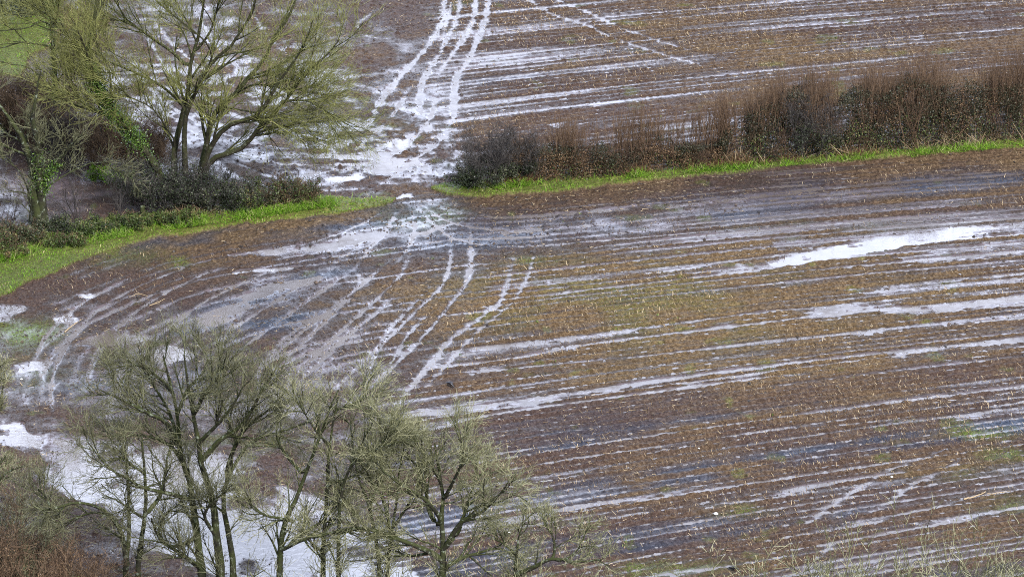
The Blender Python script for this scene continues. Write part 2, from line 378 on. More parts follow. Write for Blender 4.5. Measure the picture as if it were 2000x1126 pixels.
# ------------------------------------------------------------------ mesh helpers
def mesh_np(name, verts, faces, mat=None, parent=None, attrs=None, smooth_sh=True, mats=None, midx=None):
    me = bpy.data.meshes.new(name)
    verts = np.ascontiguousarray(verts, np.float32)
    if isinstance(faces, np.ndarray): faces = [faces]
    faces = [f for f in faces if len(f)]
    nl = sum(f.size for f in faces); nf = sum(len(f) for f in faces)
    me.vertices.add(len(verts)); me.vertices.foreach_set('co', verts.ravel())
    me.loops.add(nl); me.loops.foreach_set('vertex_index', np.concatenate([f.ravel() for f in faces]).astype(np.int32))
    me.polygons.add(nf)
    tot = np.concatenate([np.full(len(f), f.shape[1], np.int32) for f in faces])
    st = np.concatenate([[0], np.cumsum(tot)[:-1]]).astype(np.int32)
    me.polygons.foreach_set('loop_start', st); me.polygons.foreach_set('loop_total', tot)
    me.polygons.foreach_set('use_smooth', np.full(nf, smooth_sh, bool))
    for an, av in (attrs or {}).items():
        a = me.attributes.new(an, 'FLOAT', 'POINT')
        a.data.foreach_set('value', np.ascontiguousarray(av, np.float32).ravel())
    for m in (mats or ([mat] if mat else [])): me.materials.append(m)
    if midx is not None: me.polygons.foreach_set('material_index', midx.astype(np.int32))
    me.update(calc_edges=True)
    o = bpy.data.objects.new(name, me); COL.objects.link(o)
    if parent is not None:
        o.parent = parent
    return o

def tag(o, label=None, cat=None, group=None, kind=None):
    if label: o['label'] = label
    if cat: o['category'] = cat
    if group: o['group'] = group
    if kind: o['kind'] = kind
    return o

def empty(name, loc):
    o = bpy.data.objects.new(name, None); COL.objects.link(o)
    o.location = loc; o.empty_display_size = 0.3
    return o

# ------------------------------------------------------------------ materials
def newmat(name):
    m = bpy.data.materials.new(name); m.use_nodes = True
    nt = m.node_tree; nt.nodes.clear()
    out = nt.nodes.new('ShaderNodeOutputMaterial'); b = nt.nodes.new('ShaderNodeBsdfPrincipled')
    nt.links.new(b.outputs[0], out.inputs[0])
    return m, nt, b

class NB:
    def __init__(s, nt): s.nt = nt; s.L = nt.links.new
    def n(s, t, **kw):
        o = s.nt.nodes.new(t)
        for k_, v in kw.items(): setattr(o, k_, v)
        return o
    def attr(s, name):
        o = s.n('ShaderNodeAttribute', attribute_name=name); return o.outputs['Fac']
    def noise(s, scale, detail=3, rough=.55, vec=None, dim=None):
        o = s.n('ShaderNodeTexNoise'); o.inputs['Scale'].default_value = scale; o.inputs['Detail'].default_value = detail
        o.inputs['Roughness'].default_value = rough
        if vec is not None: s.L(vec, o.inputs['Vector'])
        return o.outputs['Fac']
    def ramp(s, f, stops):
        o = s.n('ShaderNodeValToRGB'); e = o.color_ramp.elements
        while len(e) < len(stops): e.new(.5)
        for el, (p, c) in zip(e, stops): el.position = p; el.color = (*c, 1) if len(c) == 3 else c
        s.L(f, o.inputs[0]); return o.outputs[0]
    def mix(s, f, a, b, mode='MIX'):
        o = s.n('ShaderNodeMix', data_type='RGBA', blend_type=mode)
        for sock, v in ((o.inputs[0], f), (o.inputs[6], a), (o.inputs[7], b)):
            if isinstance(v, (int, float)): sock.default_value = v
            elif isinstance(v, tuple): sock.default_value = (*v, 1)
            else: s.L(v, sock)
        return o.outputs[2]
    def math(s, op, a, b=0.0, clamp=False):
        o = s.n('ShaderNodeMath', operation=op, use_clamp=clamp)
        for sock, v in ((o.inputs[0], a), (o.inputs[1], b)):
            if isinstance(v, (int, float)): sock.default_value = v
            else: s.L(v, sock)
        return o.outputs[0]
    def mapr(s, v, a, b, c, d):
        o = s.n('ShaderNodeMapRange', clamp=True)
        s.L(v, o.inputs[0])
        for i_, x in enumerate((a, b, c, d)): o.inputs[i_ + 1].default_value = x
        return o.outputs[0]

def mat_field():
    m, nt, b = newmat('field_soil'); N = NB(nt)
    pos = N.n('ShaderNodeNewGeometry').outputs['Position']
    sky_sheen = N.attr('sky_sheen'); wet = N.attr('wet'); tone = N.attr('tone'); green = N.attr('green')
    n1 = N.noise(6.5, 5, .72, pos); n2 = N.noise(1.1, 3, .6, pos); n3 = N.noise(16, 3, .7, pos)
    drycol = N.ramp(n1, [(.28, (.019, .011, .005)), (.5, (.096, .063, .034)), (.72, (.235, .166, .092))])
    drycol = N.mix(tone, drycol, N.ramp(n1, [(.28, (.020, .012, .011)), (.5, (.054, .034, .028)), (.72, (.125, .090, .075))]))
    wetcol = N.ramp(n2, [(.3, (.060, .047, .053)), (.7, (.128, .102, .116))])
    c = N.mix(N.mapr(wet, .12, .40, 0, .75), drycol, N.ramp(n1, [(.3, (.018, .013, .012)), (.7, (.058, .042, .037))]))
    c = N.mix(N.mapr(wet, .45, .80, 0, 1), c, wetcol)
    c = N.mix(sky_sheen, c, N.ramp(n1, [(.28, (.008, .012, .022)), (.5, (.028, .040, .068)), (.75, (.065, .082, .12))]))  # blue of the reflected sky, painted into the mud's base colour
    c = N.mix(N.mapr(n3, .55, .75, 0, .55), c, (.028, .021, .018))
    gmask = N.math('MULTIPLY', green, N.mapr(n3, .42, .58, .0, 1))
    c = N.mix(gmask, c, N.ramp(n1, [(.3, (.060, .100, .012)), (.7, (.150, .235, .030))]))
    N.L(c, b.inputs['Base Color'])
    film = N.math('ADD', wet, N.math('MULTIPLY', N.math('SUBTRACT', n1, .5), .55))
    N.L(N.mapr(film, .22, .90, .60, .20), b.inputs['Roughness'])
    b.inputs['IOR'].default_value = 1.45
    N.L(N.mapr(film, .22, .86, .07, .60), b.inputs['Specular IOR Level'])
    bump = N.n('ShaderNodeBump'); bump.inputs['Distance'].default_value = .06
    N.L(N.mapr(wet, .2, .75, .8, .10), bump.inputs['Strength'])
    N.L(N.math('ADD', n1, N.math('MULTIPLY', n3, .5)), bump.inputs['Height'])
    N.L(bump.outputs[0], b.inputs['Normal'])
    return m

def mat_water():
    m, nt, b = newmat('flood_water'); N = NB(nt)
    pos = N.n('ShaderNodeNewGeometry').outputs['Position']
    c = N.ramp(N.noise(.25, 3, .6, pos), [(.35, (.075, .060, .055)), (.65, (.125, .105, .098))])
    N.L(c, b.inputs['Base Color'])
    rip = N.math('ADD', N.mapr(N.noise(.35, 3, .6, pos), .35, .65, .16, .36), N.mapr(N.noise(2.2, 2, .6, pos), .3, .7, -.06, .10))
    N.L(N.math('MULTIPLY', rip, N.mapr(N.attr('calm'), .0, .8, 1, .15)), b.inputs['Roughness'])
    N.L(N.mapr(N.attr('calm'), .0, .8, 1.34, 1.5), b.inputs['IOR'])
    bump = N.n('ShaderNodeBump'); bump.inputs['Strength'].default_value = .22; bump.inputs['Distance'].default_value = .02
    N.L(N.noise(3.0, 2, .5, pos), bump.inputs['Height']); N.L(bump.outputs[0], b.inputs['Normal'])
    return m

def mat_rnd(name, stops, rough=.7, noise_scale=None, noise_amt=.35, spec=.3, translucent=0.0):
    """colour varies per blade, leaf or twig through the 'rnd' attribute"""
    m, nt, b = newmat(name); N = NB(nt)
    c = N.ramp(N.attr('rnd'), stops)
    if noise_scale:
        pos = N.n('ShaderNodeNewGeometry').outputs['Position']
        n = N.noise(noise_scale, 3, .6, pos)
        c = N.mix(noise_amt, c, N.ramp(n, [(.3, (.25, .25, .25)), (.7, (1.9, 1.9, 1.8))]), 'MULTIPLY')
    N.L(c, b.inputs['Base Color']); b.inputs['Roughness'].default_value = rough
    b.inputs['Specular IOR Level'].default_value = spec
    return m

def mat_bark(name, dark, mid, moss, lichen, moss_amt=.5, lich_amt=.3):
    m, nt, b = newmat(name); N = NB(nt)
    pos = N.n('ShaderNodeNewGeometry'); p = pos.outputs['Position']
    c = N.ramp(N.noise(7, 4, .65, p), [(.3, dark), (.7, mid)])
    up = N.n('ShaderNodeSeparateXYZ'); N.L(pos.outputs['Normal'], up.inputs[0])
    mz = N.math('ADD', N.math('MULTIPLY', up.outputs[2], .35), N.math('SUBTRACT', N.noise(1.6, 4, .6, p), .38))
    c = N.mix(N.mapr(mz, .02, .25, 0, moss_amt), c, moss)
    c = N.mix(N.mapr(N.noise(4.3, 3, .6, p), .58, .68, 0, lich_amt), c, lichen)
    N.L(c, b.inputs['Base Color']); b.inputs['Roughness'].default_value = .85
    b.inputs['Specular IOR Level'].default_value = .2
    bump = N.n('ShaderNodeBump'); bump.inputs['Strength'].default_value = .6; bump.inputs['Distance'].default_value = .03
    N.L(N.noise(22, 3, .6, p), bump.inputs['Height']); N.L(bump.outputs[0], b.inputs['Normal'])
    return m

# ------------------------------------------------------------------ ground sheets
def build_ground():
    idx = np.arange(NR * NC).reshape(NR, NC)
    f = np.stack([idx[:-1, :-1], idx[1:, :-1], idx[1:, 1:], idx[:-1, 1:]], -1).reshape(-1, 4)
    v = np.stack([GX, GY, Z], -1).reshape(-1, 3)
    wetA = np.clip((SW - .25) / .75, 0, 1) * (~GRASS)
    toneA = np.clip(.52 + .35 * sstep(700, 900, PY) + .8 * lowf + .9 * fbm(AA * .022, RR * .20, 3, 17) + .5 * midf + .35 * (1 - rowed) + np.where(NEAR, 0, .15) + .25 * sstep(.2, .6, SW) - .45 * np.exp(-(((PX - 1350) / 450) ** 2 + ((PY - 600) / 110) ** 2)), 0, 1)
    weed = fbm(GX * .5, GY * .5, 3, 121)
    gr = np.clip((weed - .42) * 2.5, 0, .35) * (SW < .95) * (.4 + .6 * dry)
    gr += .30 * np.exp(-(((PX - 1250) / 420) ** 2 + ((PY - 590) / 90) ** 2)) * np.clip(.4 + 2 * midf, 0, 1) * dry
    for cx, cy, rx, ry, a in [(50, 650, 60, 22, .9), (40, 720, 70, 40, .45), (270, 505, 130, 18, .35), (830, 425, 90, 22, .35), (1010, 512, 60, 8, .6), (1040, 545, 80, 10, .25), (1905, 850, 60, 9, .8), (1960, 890, 70, 14, .4),
                              (1440, 995, 60, 12, .5), (1960, 985, 60, 18, .45), (1330, 1110, 120, 16, .4), (1850, 925, 90, 14, .3), (1390, 250, 60, 5, .3), (1600, 445, 200, 12, .15), (700, 230, 160, 60, .14)]:
        gr += a * np.exp(-((PX + JX - cx) / rx) ** 2 - ((PY + JY - cy) / ry) ** 2) * np.clip(.65 + 1.5 * midf + 1.6 * weed, 0, 1.2)
    gr = np.where(GRASS, .95, gr)
    gr = np.where(ditch, 0, gr)
    SKY_SHEEN = 0 * gr  # where wet mud mirrors dark blue sky: that reflection is painted as colour
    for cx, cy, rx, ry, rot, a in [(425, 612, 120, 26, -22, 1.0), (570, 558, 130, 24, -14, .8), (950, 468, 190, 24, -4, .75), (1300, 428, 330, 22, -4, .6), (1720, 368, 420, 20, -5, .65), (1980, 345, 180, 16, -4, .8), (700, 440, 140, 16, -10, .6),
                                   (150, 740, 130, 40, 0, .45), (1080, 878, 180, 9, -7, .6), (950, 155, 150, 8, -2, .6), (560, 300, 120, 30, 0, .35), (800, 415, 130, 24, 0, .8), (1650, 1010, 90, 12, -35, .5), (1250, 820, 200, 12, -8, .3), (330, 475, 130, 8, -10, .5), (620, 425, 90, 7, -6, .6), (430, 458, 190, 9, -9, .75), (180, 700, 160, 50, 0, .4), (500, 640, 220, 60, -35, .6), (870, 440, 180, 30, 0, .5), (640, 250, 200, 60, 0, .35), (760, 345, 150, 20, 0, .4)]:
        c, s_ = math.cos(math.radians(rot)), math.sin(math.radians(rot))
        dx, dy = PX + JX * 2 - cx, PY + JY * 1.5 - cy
        SKY_SHEEN = np.maximum(SKY_SHEEN, a * np.exp(-(((dx * c + dy * s_) / rx) ** 2 + ((-dx * s_ + dy * c) / ry) ** 2)))
    SKY_SHEEN = np.maximum(SKY_SHEEN, np.clip(fbm(AA * .02, RR * .30, 3, 27) * 2.2 - .25, 0, .7) * sstep(640, 860, PY) * rowed)  # more of the painted sky blue, in bands along the near rows
    SKY_SHEEN = np.clip(SKY_SHEEN * (.8 + 1.3 * rowf + 1.0 * midf), 0, .9) * (~GRASS) * (1 - np.clip(gr * 1.5, 0, 1))
    o = mesh_np('field', v, f, mat_field(), attrs={'wet': wetA, 'tone': np.where(ditch, 0, toneA), 'green': np.clip(gr, 0, 1), 'sky_sheen': SKY_SHEEN})
    tag(o, kind='structure')
    # standing water: one level sheet; the soil rises through it
    wx, wy = np.meshgrid(np.linspace(PX0 + 4, PX1 - 4, 420), np.linspace(PY0 + 4, PY1 - 4, 300))
    wX, wY, _ = G(wx, wy)
    wi = np.arange(420 * 300).reshape(300, 420)
    wf = np.stack([wi[:-1, :-1], wi[1:, :-1], wi[1:, 1:], wi[:-1, 1:]], -1).reshape(-1, 4)
    w = mesh_np('water', np.stack([wX, wY, 0 * wX], -1).reshape(-1, 3), wf, mat_water(), attrs={'calm': sample(CALM, wx, wy)}, smooth_sh=True)
    tag(w, kind='structure')
    # surrounding land out to the horizon, joined to the field's rim
    rim = np.concatenate([idx[0, :], idx[1:, -1], idx[-1, -2::-1], idx[-2:0:-1, 0]])
    rv = v[rim].copy(); c = np.array([0, 240.0, 0])
    far = rv.copy(); d = far[:, :2] - c[:2]
    d = d / np.linalg.norm(d, axis=1)[:, None]
    far[:, :2] = c[:2] + d * 4000; far[:, 2] = 0.0
    n = len(rim); a = np.arange(n); b2 = (a + 1) % n
    f2 = np.stack([a, a + n, b2 + n, b2], -1)
    m, nt, b = newmat('surrounding_land'); N = NB(nt)
    pos = N.n('ShaderNodeNewGeometry').outputs['Position']
    N.L(N.ramp(N.noise(.05, 5, .6, pos), [(.3, (.05, .07, .02)), (.6, (.10, .075, .05))]), b.inputs['Base Color']); b.inputs['Roughness'].default_value = .8
    tag(mesh_np('ground', np.vstack([rv, far]), f2[:, ::-1], m, smooth_sh=False), kind='structure')
build_ground()
# ------------------------------------------------------------------ scattered small stuff on the ground
CELL = None
def scatter(n, dens, pxlo=-200, pxhi=2200, pylo=-160, pyhi=1420):
    """n random ground spots, uniform per square metre, thinned by dens (array on the field grid, 0..1)"""
    x0, y1, _ = G(pxlo, pylo); x1 = -x0
    ya = float(G(0, pyhi)[1]); yb = float(G(0, pylo)[1])
    X = rng.uniform(-34, 38, n); Y = rng.uniform(ya, yb, n)
    px, py = to_px(X, Y, 0 * X)
    ok = (px > pxlo) & (px < pxhi) & (py > pylo) & (py < pyhi)
    X, Y, px, py = X[ok], Y[ok], px[ok], py[ok]
    keep = rng.random(len(X)) < sample(dens, px, py)
    X, Y, px, py = X[keep], Y[keep], px[keep], py[keep]
    return X, Y, sample(Z, px, py), px, py

def prisms(base, tip, r0, r1, sides=3):
    """tapered sticks from base to tip"""
    d = tip - base; L = np.linalg.norm(d, axis=1, keepdims=True) + 1e-9; d = d / L
    ref = np.where(np.abs(d[:, 2:3]) > .9, np.array([[1., 0, 0]]), np.array([[0, 0, 1.]]))
    a = np.cross(d, ref); a /= np.linalg.norm(a, axis=1, keepdims=True) + 1e-9; b = np.cross(d, a)
    n = len(base); ph = np.arange(sides) / sides * 2 * math.pi
    r0 = np.broadcast_to(np.asarray(r0, float), (n,)); r1 = np.broadcast_to(np.asarray(r1, float), (n,))
    ring = a[:, None, :] * np.cos(ph)[None, :, None] + b[:, None, :] * np.sin(ph)[None, :, None]
    v = np.concatenate([base[:, None] + ring * r0[:, None, None], tip[:, None] + ring * r1[:, None, None]], 1)
    o = (np.arange(n) * 2 * sides)[:, None, None]
    k = np.arange(sides); k2 = (k + 1) % sides
    q = np.stack([k, k2, k2 + sides, k + sides], -1)[None] + o
    cap = (k + sides)[None, None, :] + o
    return v.reshape(-1, 3), [q.reshape(-1, 4), cap.reshape(-1, sides)], 2 * sides

M_STRAW = mat_rnd('straw', [(0, (.05, .032, .018)), (.35, (.12, .080, .045)), (.7, (.28, .20, .115)), (1, (.62, .50, .33))], .7)
M_CLOD = mat_rnd('mud_clod', [(0, (.018, .014, .013)), (.6, (.045, .033, .028)), (1, (.085, .058, .042))], .55, spec=.4)
M_GRASS = mat_rnd('grass_blade', [(0, (.035, .060, .010)), (.4, (.085, .190, .010)), (.8, (.175, .330, .018)), (.93, (.26, .29, .09)), (1, (.40, .36, .19))], .6)
M_WEED = mat_rnd('weed_blade', [(0, (.04, .07, .015)), (.6, (.09, .15, .03)), (1, (.20, .22, .08))], .6)

def stubble():
    land = (~GRASS) & (~ditch)
    crest = np.clip(.10 + 1.1 * sub, .04, 1)
    patch = np.clip(.38 + 2.0 * vnoise(GX * .12, GY * .12, 201) + 1.8 * vnoise(AA * .22, RR * .8, 202), .03, 1)
    d = land * np.where(rowed > .5, crest, .16) * patch * np.clip(1.25 - SW * 1.05, .05, 1)
    X, Y, z, px, py = scatter(420000, d)
    n = len(X)
    h = rng.uniform(.07, .22, n) * (1 + .3 * rng.random(n) ** 4)
    lean = rng.normal(0, .34, (n, 2)) + np.array([-.42, .10])
    base = np.stack([X, Y, z - .02], -1)
    tip = base + np.stack([lean[:, 0] * h, lean[:, 1] * h, h], -1)
    r = rng.uniform(.006, .012, n)
    v, f, k = prisms(base, tip, r, r * .9)
    rn = np.clip(rng.random(n) ** 1.5 * (.65 + .8 * rng.random(n) * patch_at(px, py)), 0, 1)
    o = mesh_np('maize_stubble', v, f, M_STRAW, attrs={'rnd': np.repeat(rn, k)}, smooth_sh=False)
    tag(o, 'short cut maize stalks standing in rows over both muddy fields', 'stubble', kind='stuff')
    # straw lying flat
    d2 = land * np.clip(.25 + 1.6 * vnoise(GX * .2, GY * .2, 203) + 1.2 * vnoise(AA * .2, RR * .9, 204), .03, 1) * np.clip(1.3 - SW, .06, 1)
    X, Y, z, px, py = scatter(120000, d2)
    n = len(X); a = rng.normal(-.45, .7, n); L = rng.uniform(.06, .22, n) * (1 + 1.2 * rng.random(n) ** 10)
    base = np.stack([X, Y, z + .012], -1)
    tip = base + np.stack([np.cos(a) * L, np.sin(a) * L, rng.uniform(0, .05, n)], -1)
    v, f, k = prisms(base, tip, rng.uniform(.007, .016, n), .007)
    o = mesh_np('straw_litter', v, f, M_STRAW, attrs={'rnd': np.repeat(rng.random(n) ** 1.3, k)}, smooth_sh=False)
    tag(o, 'loose broken straw lying on the wet soil', 'straw', kind='stuff')
def patch_at(px, py):
    return .5 + sample(lowf, px, py) + .6 * sample(dry, px, py)

def clods():
    ico = np.array([[0, 0, 1], [.9, 0, .1], [.28, .85, .1], [-.73, .53, .1], [-.73, -.53, .1], [.28, -.85, .1], [0, 0, -.5]], float)
    t = np.array([[0, 1, 2], [0, 2, 3], [0, 3, 4], [0, 4, 5], [0, 5, 1], [6, 2, 1], [6, 3, 2], [6, 4, 3], [6, 5, 4], [6, 1, 5]])
    d = (~GRASS) * np.clip(.10 + .5 * (1 - rowed) + .5 * fbm(GX * .3, GY * .3, 2, 211) + .35 * np.exp(-((PX - 800) / 300) ** 2 - ((PY - 400) / 90) ** 2), .03, 1) * (SW < 1.08) * np.where(NEAR, 1, .55)
    X, Y, z, px, py = scatter(150000, d)
    n = len(X)
    s = rng.uniform(.018, .055, n) * (1 + 1.6 * rng.random(n) ** 10)
    ang = rng.uniform(0, 6.28, n); ca, sa = np.cos(ang), np.sin(ang)
    P = ico[None] * (1 + .45 * rng.uniform(-1, 1, (n, 7, 1))) * s[:, None, None] * np.stack([rng.uniform(.8, 1.8, n), np.ones(n), rng.uniform(.5, 1.0, n)], -1)[:, None]
    Q = np.stack([P[..., 0] * ca[:, None] - P[..., 1] * sa[:, None], P[..., 0] * sa[:, None] + P[..., 1] * ca[:, None], P[..., 2]], -1)
    Q += np.stack([X, Y, np.maximum(z, 0)], -1)[:, None]
    f = (t[None] + (np.arange(n) * 7)[:, None, None]).reshape(-1, 3)
    o = mesh_np('mud_clods', Q.reshape(-1, 3), f, M_CLOD, attrs={'rnd': np.repeat(rng.random(n), 7)}, smooth_sh=False)
    tag(o, 'dark crumbled clods of mud strewn over the fields', 'mud', kind='stuff')

def blades(name, label, dens, n, hlo, hhi, w, mat, cat='grass', bias=0.0, tuftn=3):
    X, Y, z, px, py = scatter(n, dens)
    m = len(X)
    X = np.repeat(X, tuftn) + rng.normal(0, .05, m * tuftn); Y = np.repeat(Y, tuftn) + rng.normal(0, .05, m * tuftn); z = np.repeat(z, tuftn)
    m = len(X)
    clump = np.clip(.6 + 1.1 * fbm(X * .8, Y * .8, 3, 301), .15, 1.6)
    h = rng.uniform(hlo, hhi, m) * clump
    a = rng.uniform(0, 6.28, m); lean = rng.uniform(.1, .8, m)
    b = np.stack([X, Y, z - .03], -1)
    d = np.stack([np.cos(a), np.sin(a), 0 * a], -1); sd = np.stack([-np.sin(a), np.cos(a), 0 * a], -1)
    mid = b + d * (h * lean * .35)[:, None] + np.array([0, 0, 1.]) * (h * .65)[:, None]
    tip = b + d * (h * lean)[:, None] + np.array([0, 0, 1.]) * (h * .95)[:, None]
    ww = (rng.uniform(.6, 1.4, m) * w)[:, None]
    v = np.stack([b - sd * ww, b + sd * ww, mid + sd * ww * .8, mid - sd * ww * .8, tip], 1)
    o = (np.arange(m) * 5)[:, None]
    q = np.array([[0, 1, 2, 3]]) + o; t = np.array([[3, 2, 4]]) + o
    rn = np.clip(.46 + .85 * fbm(X * .45, Y * .45, 3, 303) + bias + rng.normal(0, .22, m) + (rng.random(m) < .06) * .5, 0, 1)
    ob = mesh_np(name, v.reshape(-1, 3), [q, t], mat, attrs={'rnd': np.repeat(rn, 5)}, smooth_sh=False)
    tag(ob, label, cat, kind='stuff')

stubble(); clods()
gl, gr_, gp = grassL * 1.0, grassR * 1.0, pasture * .8
blades('grass', 'bright green grass verge curving along the foot of the left hedge bank', gl, 230000, .06, .22, .014, M_GRASS)
blades('grass', 'narrow green grass strip along the foot of the right hedge', gr_, 260000, .06, .20, .014, M_GRASS, bias=.02)
blades('grass', 'bright pasture grass in the far upper left corner', gp, 140000, .06, .16, .02, M_GRASS, bias=-.02, tuftn=3)
GREEN = np.clip(np.array([0.0]), 0, 1)
def weeds():
    wd_ = fbm(GX * .5, GY * .5, 3, 121)
    d = np.clip((wd_ - .30) * .5, 0, .15) + .006
    for cx, cy, rx, ry, a in [(50, 650, 60, 22, .9), (40, 720, 70, 40, .4), (270, 505, 130, 18, .3), (830, 425, 90, 22, .3), (1010, 512, 60, 8, .5), (1905, 850, 60, 9, .7), (1960, 890, 70, 14, .3),
                              (1440, 995, 60, 12, .4), (1960, 985, 60, 18, .4), (1330, 1110, 120, 16, .35), (1100, 617, 14, 5, 1), (1250, 590, 400, 80, .07), (900, 512, 100, 14, .3)]:
        d = d + a * np.exp(-((PX - cx) / rx) ** 2 - ((PY - cy) / ry) ** 2) * np.clip(.4 + 2.2 * wd_, 0, 1)
    d = d * (~GRASS) * (SW < 1.05) * .35 * np.clip(.5 + 3 * N08, 0, 1.5)
    blades('weeds', 'small green weeds sprouting in patches between the stubble', d, 80000, .06, .18, .022, M_WEED, cat='weeds', tuftn=4)
weeds()
# ------------------------------------------------------------------ branching
def resample(pts, n):
    p = np.array(pts, float)
    if len(p) > 2:
        p = np.array(smooth3(p))
    L = np.concatenate([[0], np.cumsum(np.linalg.norm(np.diff(p, axis=0), axis=1))])
    t = np.linspace(0, L[-1], n)
    return np.stack([np.interp(t, L, p[:, i]) for i in range(3)], -1)

def smooth3(p, n=5):
    p = np.vstack([2 * p[0] - p[1], p, 2 * p[-1] - p[-2]]); out = []
    for i in range(1, len(p) - 2):
        for t in np.linspace(0, 1, n, endpoint=False):
            a, b, c, d = p[i - 1], p[i], p[i + 1], p[i + 2]
            out.append(0.5 * ((2 * b) + (-a + c) * t + (2 * a - 5 * b + 4 * c - d) * t * t + (-a + 3 * b - 3 * c + d) * t ** 3))
    out.append(p[-2]); return out

def tubes(P, R, sides):
    """P (M,n,3), R (M,n) -> verts, quads"""
    M, n, _ = P.shape
    T = np.gradient(P, axis=1); T /= np.linalg.norm(T, axis=2, keepdims=True) + 1e-9
    ref = rng.normal(size=(M, 1, 3)); ref = np.broadcast_to(ref, T.shape)
    a = np.cross(T, ref); a /= np.linalg.norm(a, axis=2, keepdims=True) + 1e-9
    b = np.cross(T, a)
    ph = np.arange(sides) / sides * 2 * math.pi
    ring = a[:, :, None] * np.cos(ph)[:, None] + b[:, :, None] * np.sin(ph)[:, None]
    v = P[:, :, None] + ring * R[:, :, None, None]
    base = (np.arange(M) * n * sides)[:, None, None] + (np.arange(n - 1) * sides)[None, :, None]
    k = np.arange(sides); k2 = (k + 1) % sides
    q = np.stack([base + k, base + k2, base + k2 + sides, base + k + sides], -1)
    return v.reshape(-1, 3), q.reshape(-1, 4)

def joinm(parts):
    V_, F_, o = [], [], 0
    for v, f in parts:
        V_.append(v); F_.append(f + o); o += len(v)
    return np.concatenate(V_), np.concatenate(F_)

def spawn(P, R, K, ln, ang, up, wig, n, rfrac=.55, tlo=.2, thi=1.0, rmin=.004, shrink=.6, endtaper=.25, flat=0.0, droop=0.0):
    """K children on each parent polyline. ln: (lo,hi) metres; ang: (lo,hi) radians off the parent; up: pull to the vertical"""
    M, m, _ = P.shape
    N_ = M * K
    par = np.repeat(np.arange(M), K)
    t = rng.uniform(tlo, thi, N_)
    tt = t * (m - 1); i = np.minimum(tt.astype(int), m - 2); f = (tt - i)[:, None]
    p0 = P[par, i] * (1 - f) + P[par, i + 1] * f
    tan = P[par, i + 1] - P[par, i]; tan /= np.linalg.norm(tan, axis=1, keepdims=True) + 1e-9
    rp = R[par, i] * (1 - f[:, 0]) + R[par, i + 1] * f[:, 0]
    rv = rng.normal(size=(N_, 3)); rv[:, 2] *= (1 - flat)
    perp = rv - (rv * tan).sum(1, keepdims=True) * tan; perp /= np.linalg.norm(perp, axis=1, keepdims=True) + 1e-9
    a = rng.uniform(*ang, N_)[:, None]
    d = tan * np.cos(a) + perp * np.sin(a); d[:, 2] += up * .6; d /= np.linalg.norm(d, axis=1, keepdims=True)
    L = rng.uniform(*ln, N_) * (1 - shrink * np.abs(t - .35))
    step = (L / (n - 1))[:, None]
    pts = [p0]
    for j in range(n - 1):
        d = d + rng.normal(0, wig, (N_, 3)); d[:, 2] += up * .35 / n * 3 - droop * j / n
        d /= np.linalg.norm(d, axis=1, keepdims=True)
        pts.append(pts[-1] + d * step)
    C = np.stack(pts, 1)
    r0 = np.maximum(np.minimum(rp * rfrac, L * .035), rmin)
    RR_ = np.maximum(r0[:, None] * np.linspace(1, endtaper, n)[None], rmin * .8)
    return C, RR_

def limb_pts(trace, Y0, n=18):
    """a limb traced over the photograph, standing at its own depth: entries (px, py, metres away from Y0)"""
    out = []
    m = len(trace)
    for j, q in enumerate(trace):
        dy = q[2] if len(q) > 2 else 0.0
        x, y, z = V(q[0], q[1], Y0 + dy)
        out.append((float(x), float(y), float(z)))
    return resample(out, n)

def leafquads(C, size, flat=.3):
    """small leaf faces centred on C"""
    n = len(C)
    nrm = rng.normal(size=(n, 3)); nrm[:, 2] = np.abs(nrm[:, 2]) * (1 - flat) + flat; nrm /= np.linalg.norm(nrm, axis=1, keepdims=True)
    a = np.cross(nrm, rng.normal(size=(n, 3))); a /= np.linalg.norm(a, axis=1, keepdims=True) + 1e-9; b = np.cross(nrm, a)
    s = (rng.uniform(.6, 1.4, n) * size)[:, None]
    v = np.stack([C - a * s, C + b * s * .55, C + a * s, C - b * s * .55], 1).reshape(-1, 3)
    return v, (np.arange(n) * 4)[:, None] + np.arange(4)

M_BARK_A = mat_bark('mossy_willow_bark', (.012, .011, .007), (.042, .037, .025), (.036, .046, .010), (.24, .26, .19), .5, .35)
M_BARK_F = mat_bark('mossy_oak_bark', (.009, .009, .006), (.034, .032, .023), (.042, .054, .013), (.26, .30, .24), .6, .55)
M_TWIG_A = mat_rnd('olive_twigs', [(0, (.036, .036, .011)), (.5, (.130, .138, .040)), (1, (.38, .39, .15))], .75)
M_TWIG_F = mat_rnd('grey_green_twigs', [(0, (.026, .025, .014)), (.5, (.084, .084, .042)), (1, (.30, .31, .19))], .75)
M_TWIG_P = mat_rnd('pale_straw_twigs', [(0, (.028, .029, .014)), (.5, (.135, .138, .068)), (1, (.50, .49, .32))], .75)
M_TWIG_B = mat_rnd('brown_twigs', [(0, (.035, .024, .018)), (.5, (.10, .066, .042)), (1, (.19, .135, .085))], .75)
M_TWIG_D = mat_rnd('dark_grey_twigs', [(0, (.018, .016, .017)), (.6, (.052, .046, .046)), (1, (.11, .10, .095))], .75)
M_IVY = mat_rnd('ivy_leaves', [(0, (.014, .034, .006)), (.6, (.050, .105, .010)), (1, (.13, .21, .03))], .45, spec=.4)
M_EVER = mat_rnd('dark_hedge_leaves', [(0, (.010, .016, .007)), (.6, (.028, .040, .016)), (.9, (.060, .070, .032)), (1, (.12, .12, .07))], .5, spec=.4)
M_BRAMBLE = mat_rnd('bramble_leaves', [(0, (.018, .030, .008)), (.5, (.050, .078, .018)), (.85, (.10, .115, .032)), (1, (.15, .10, .05))], .55)
M_BRACKEN = mat_rnd('dead_bracken', [(0, (.050, .026, .014)), (.5, (.135, .070, .035)), (1, (.24, .145, .075))], .8)
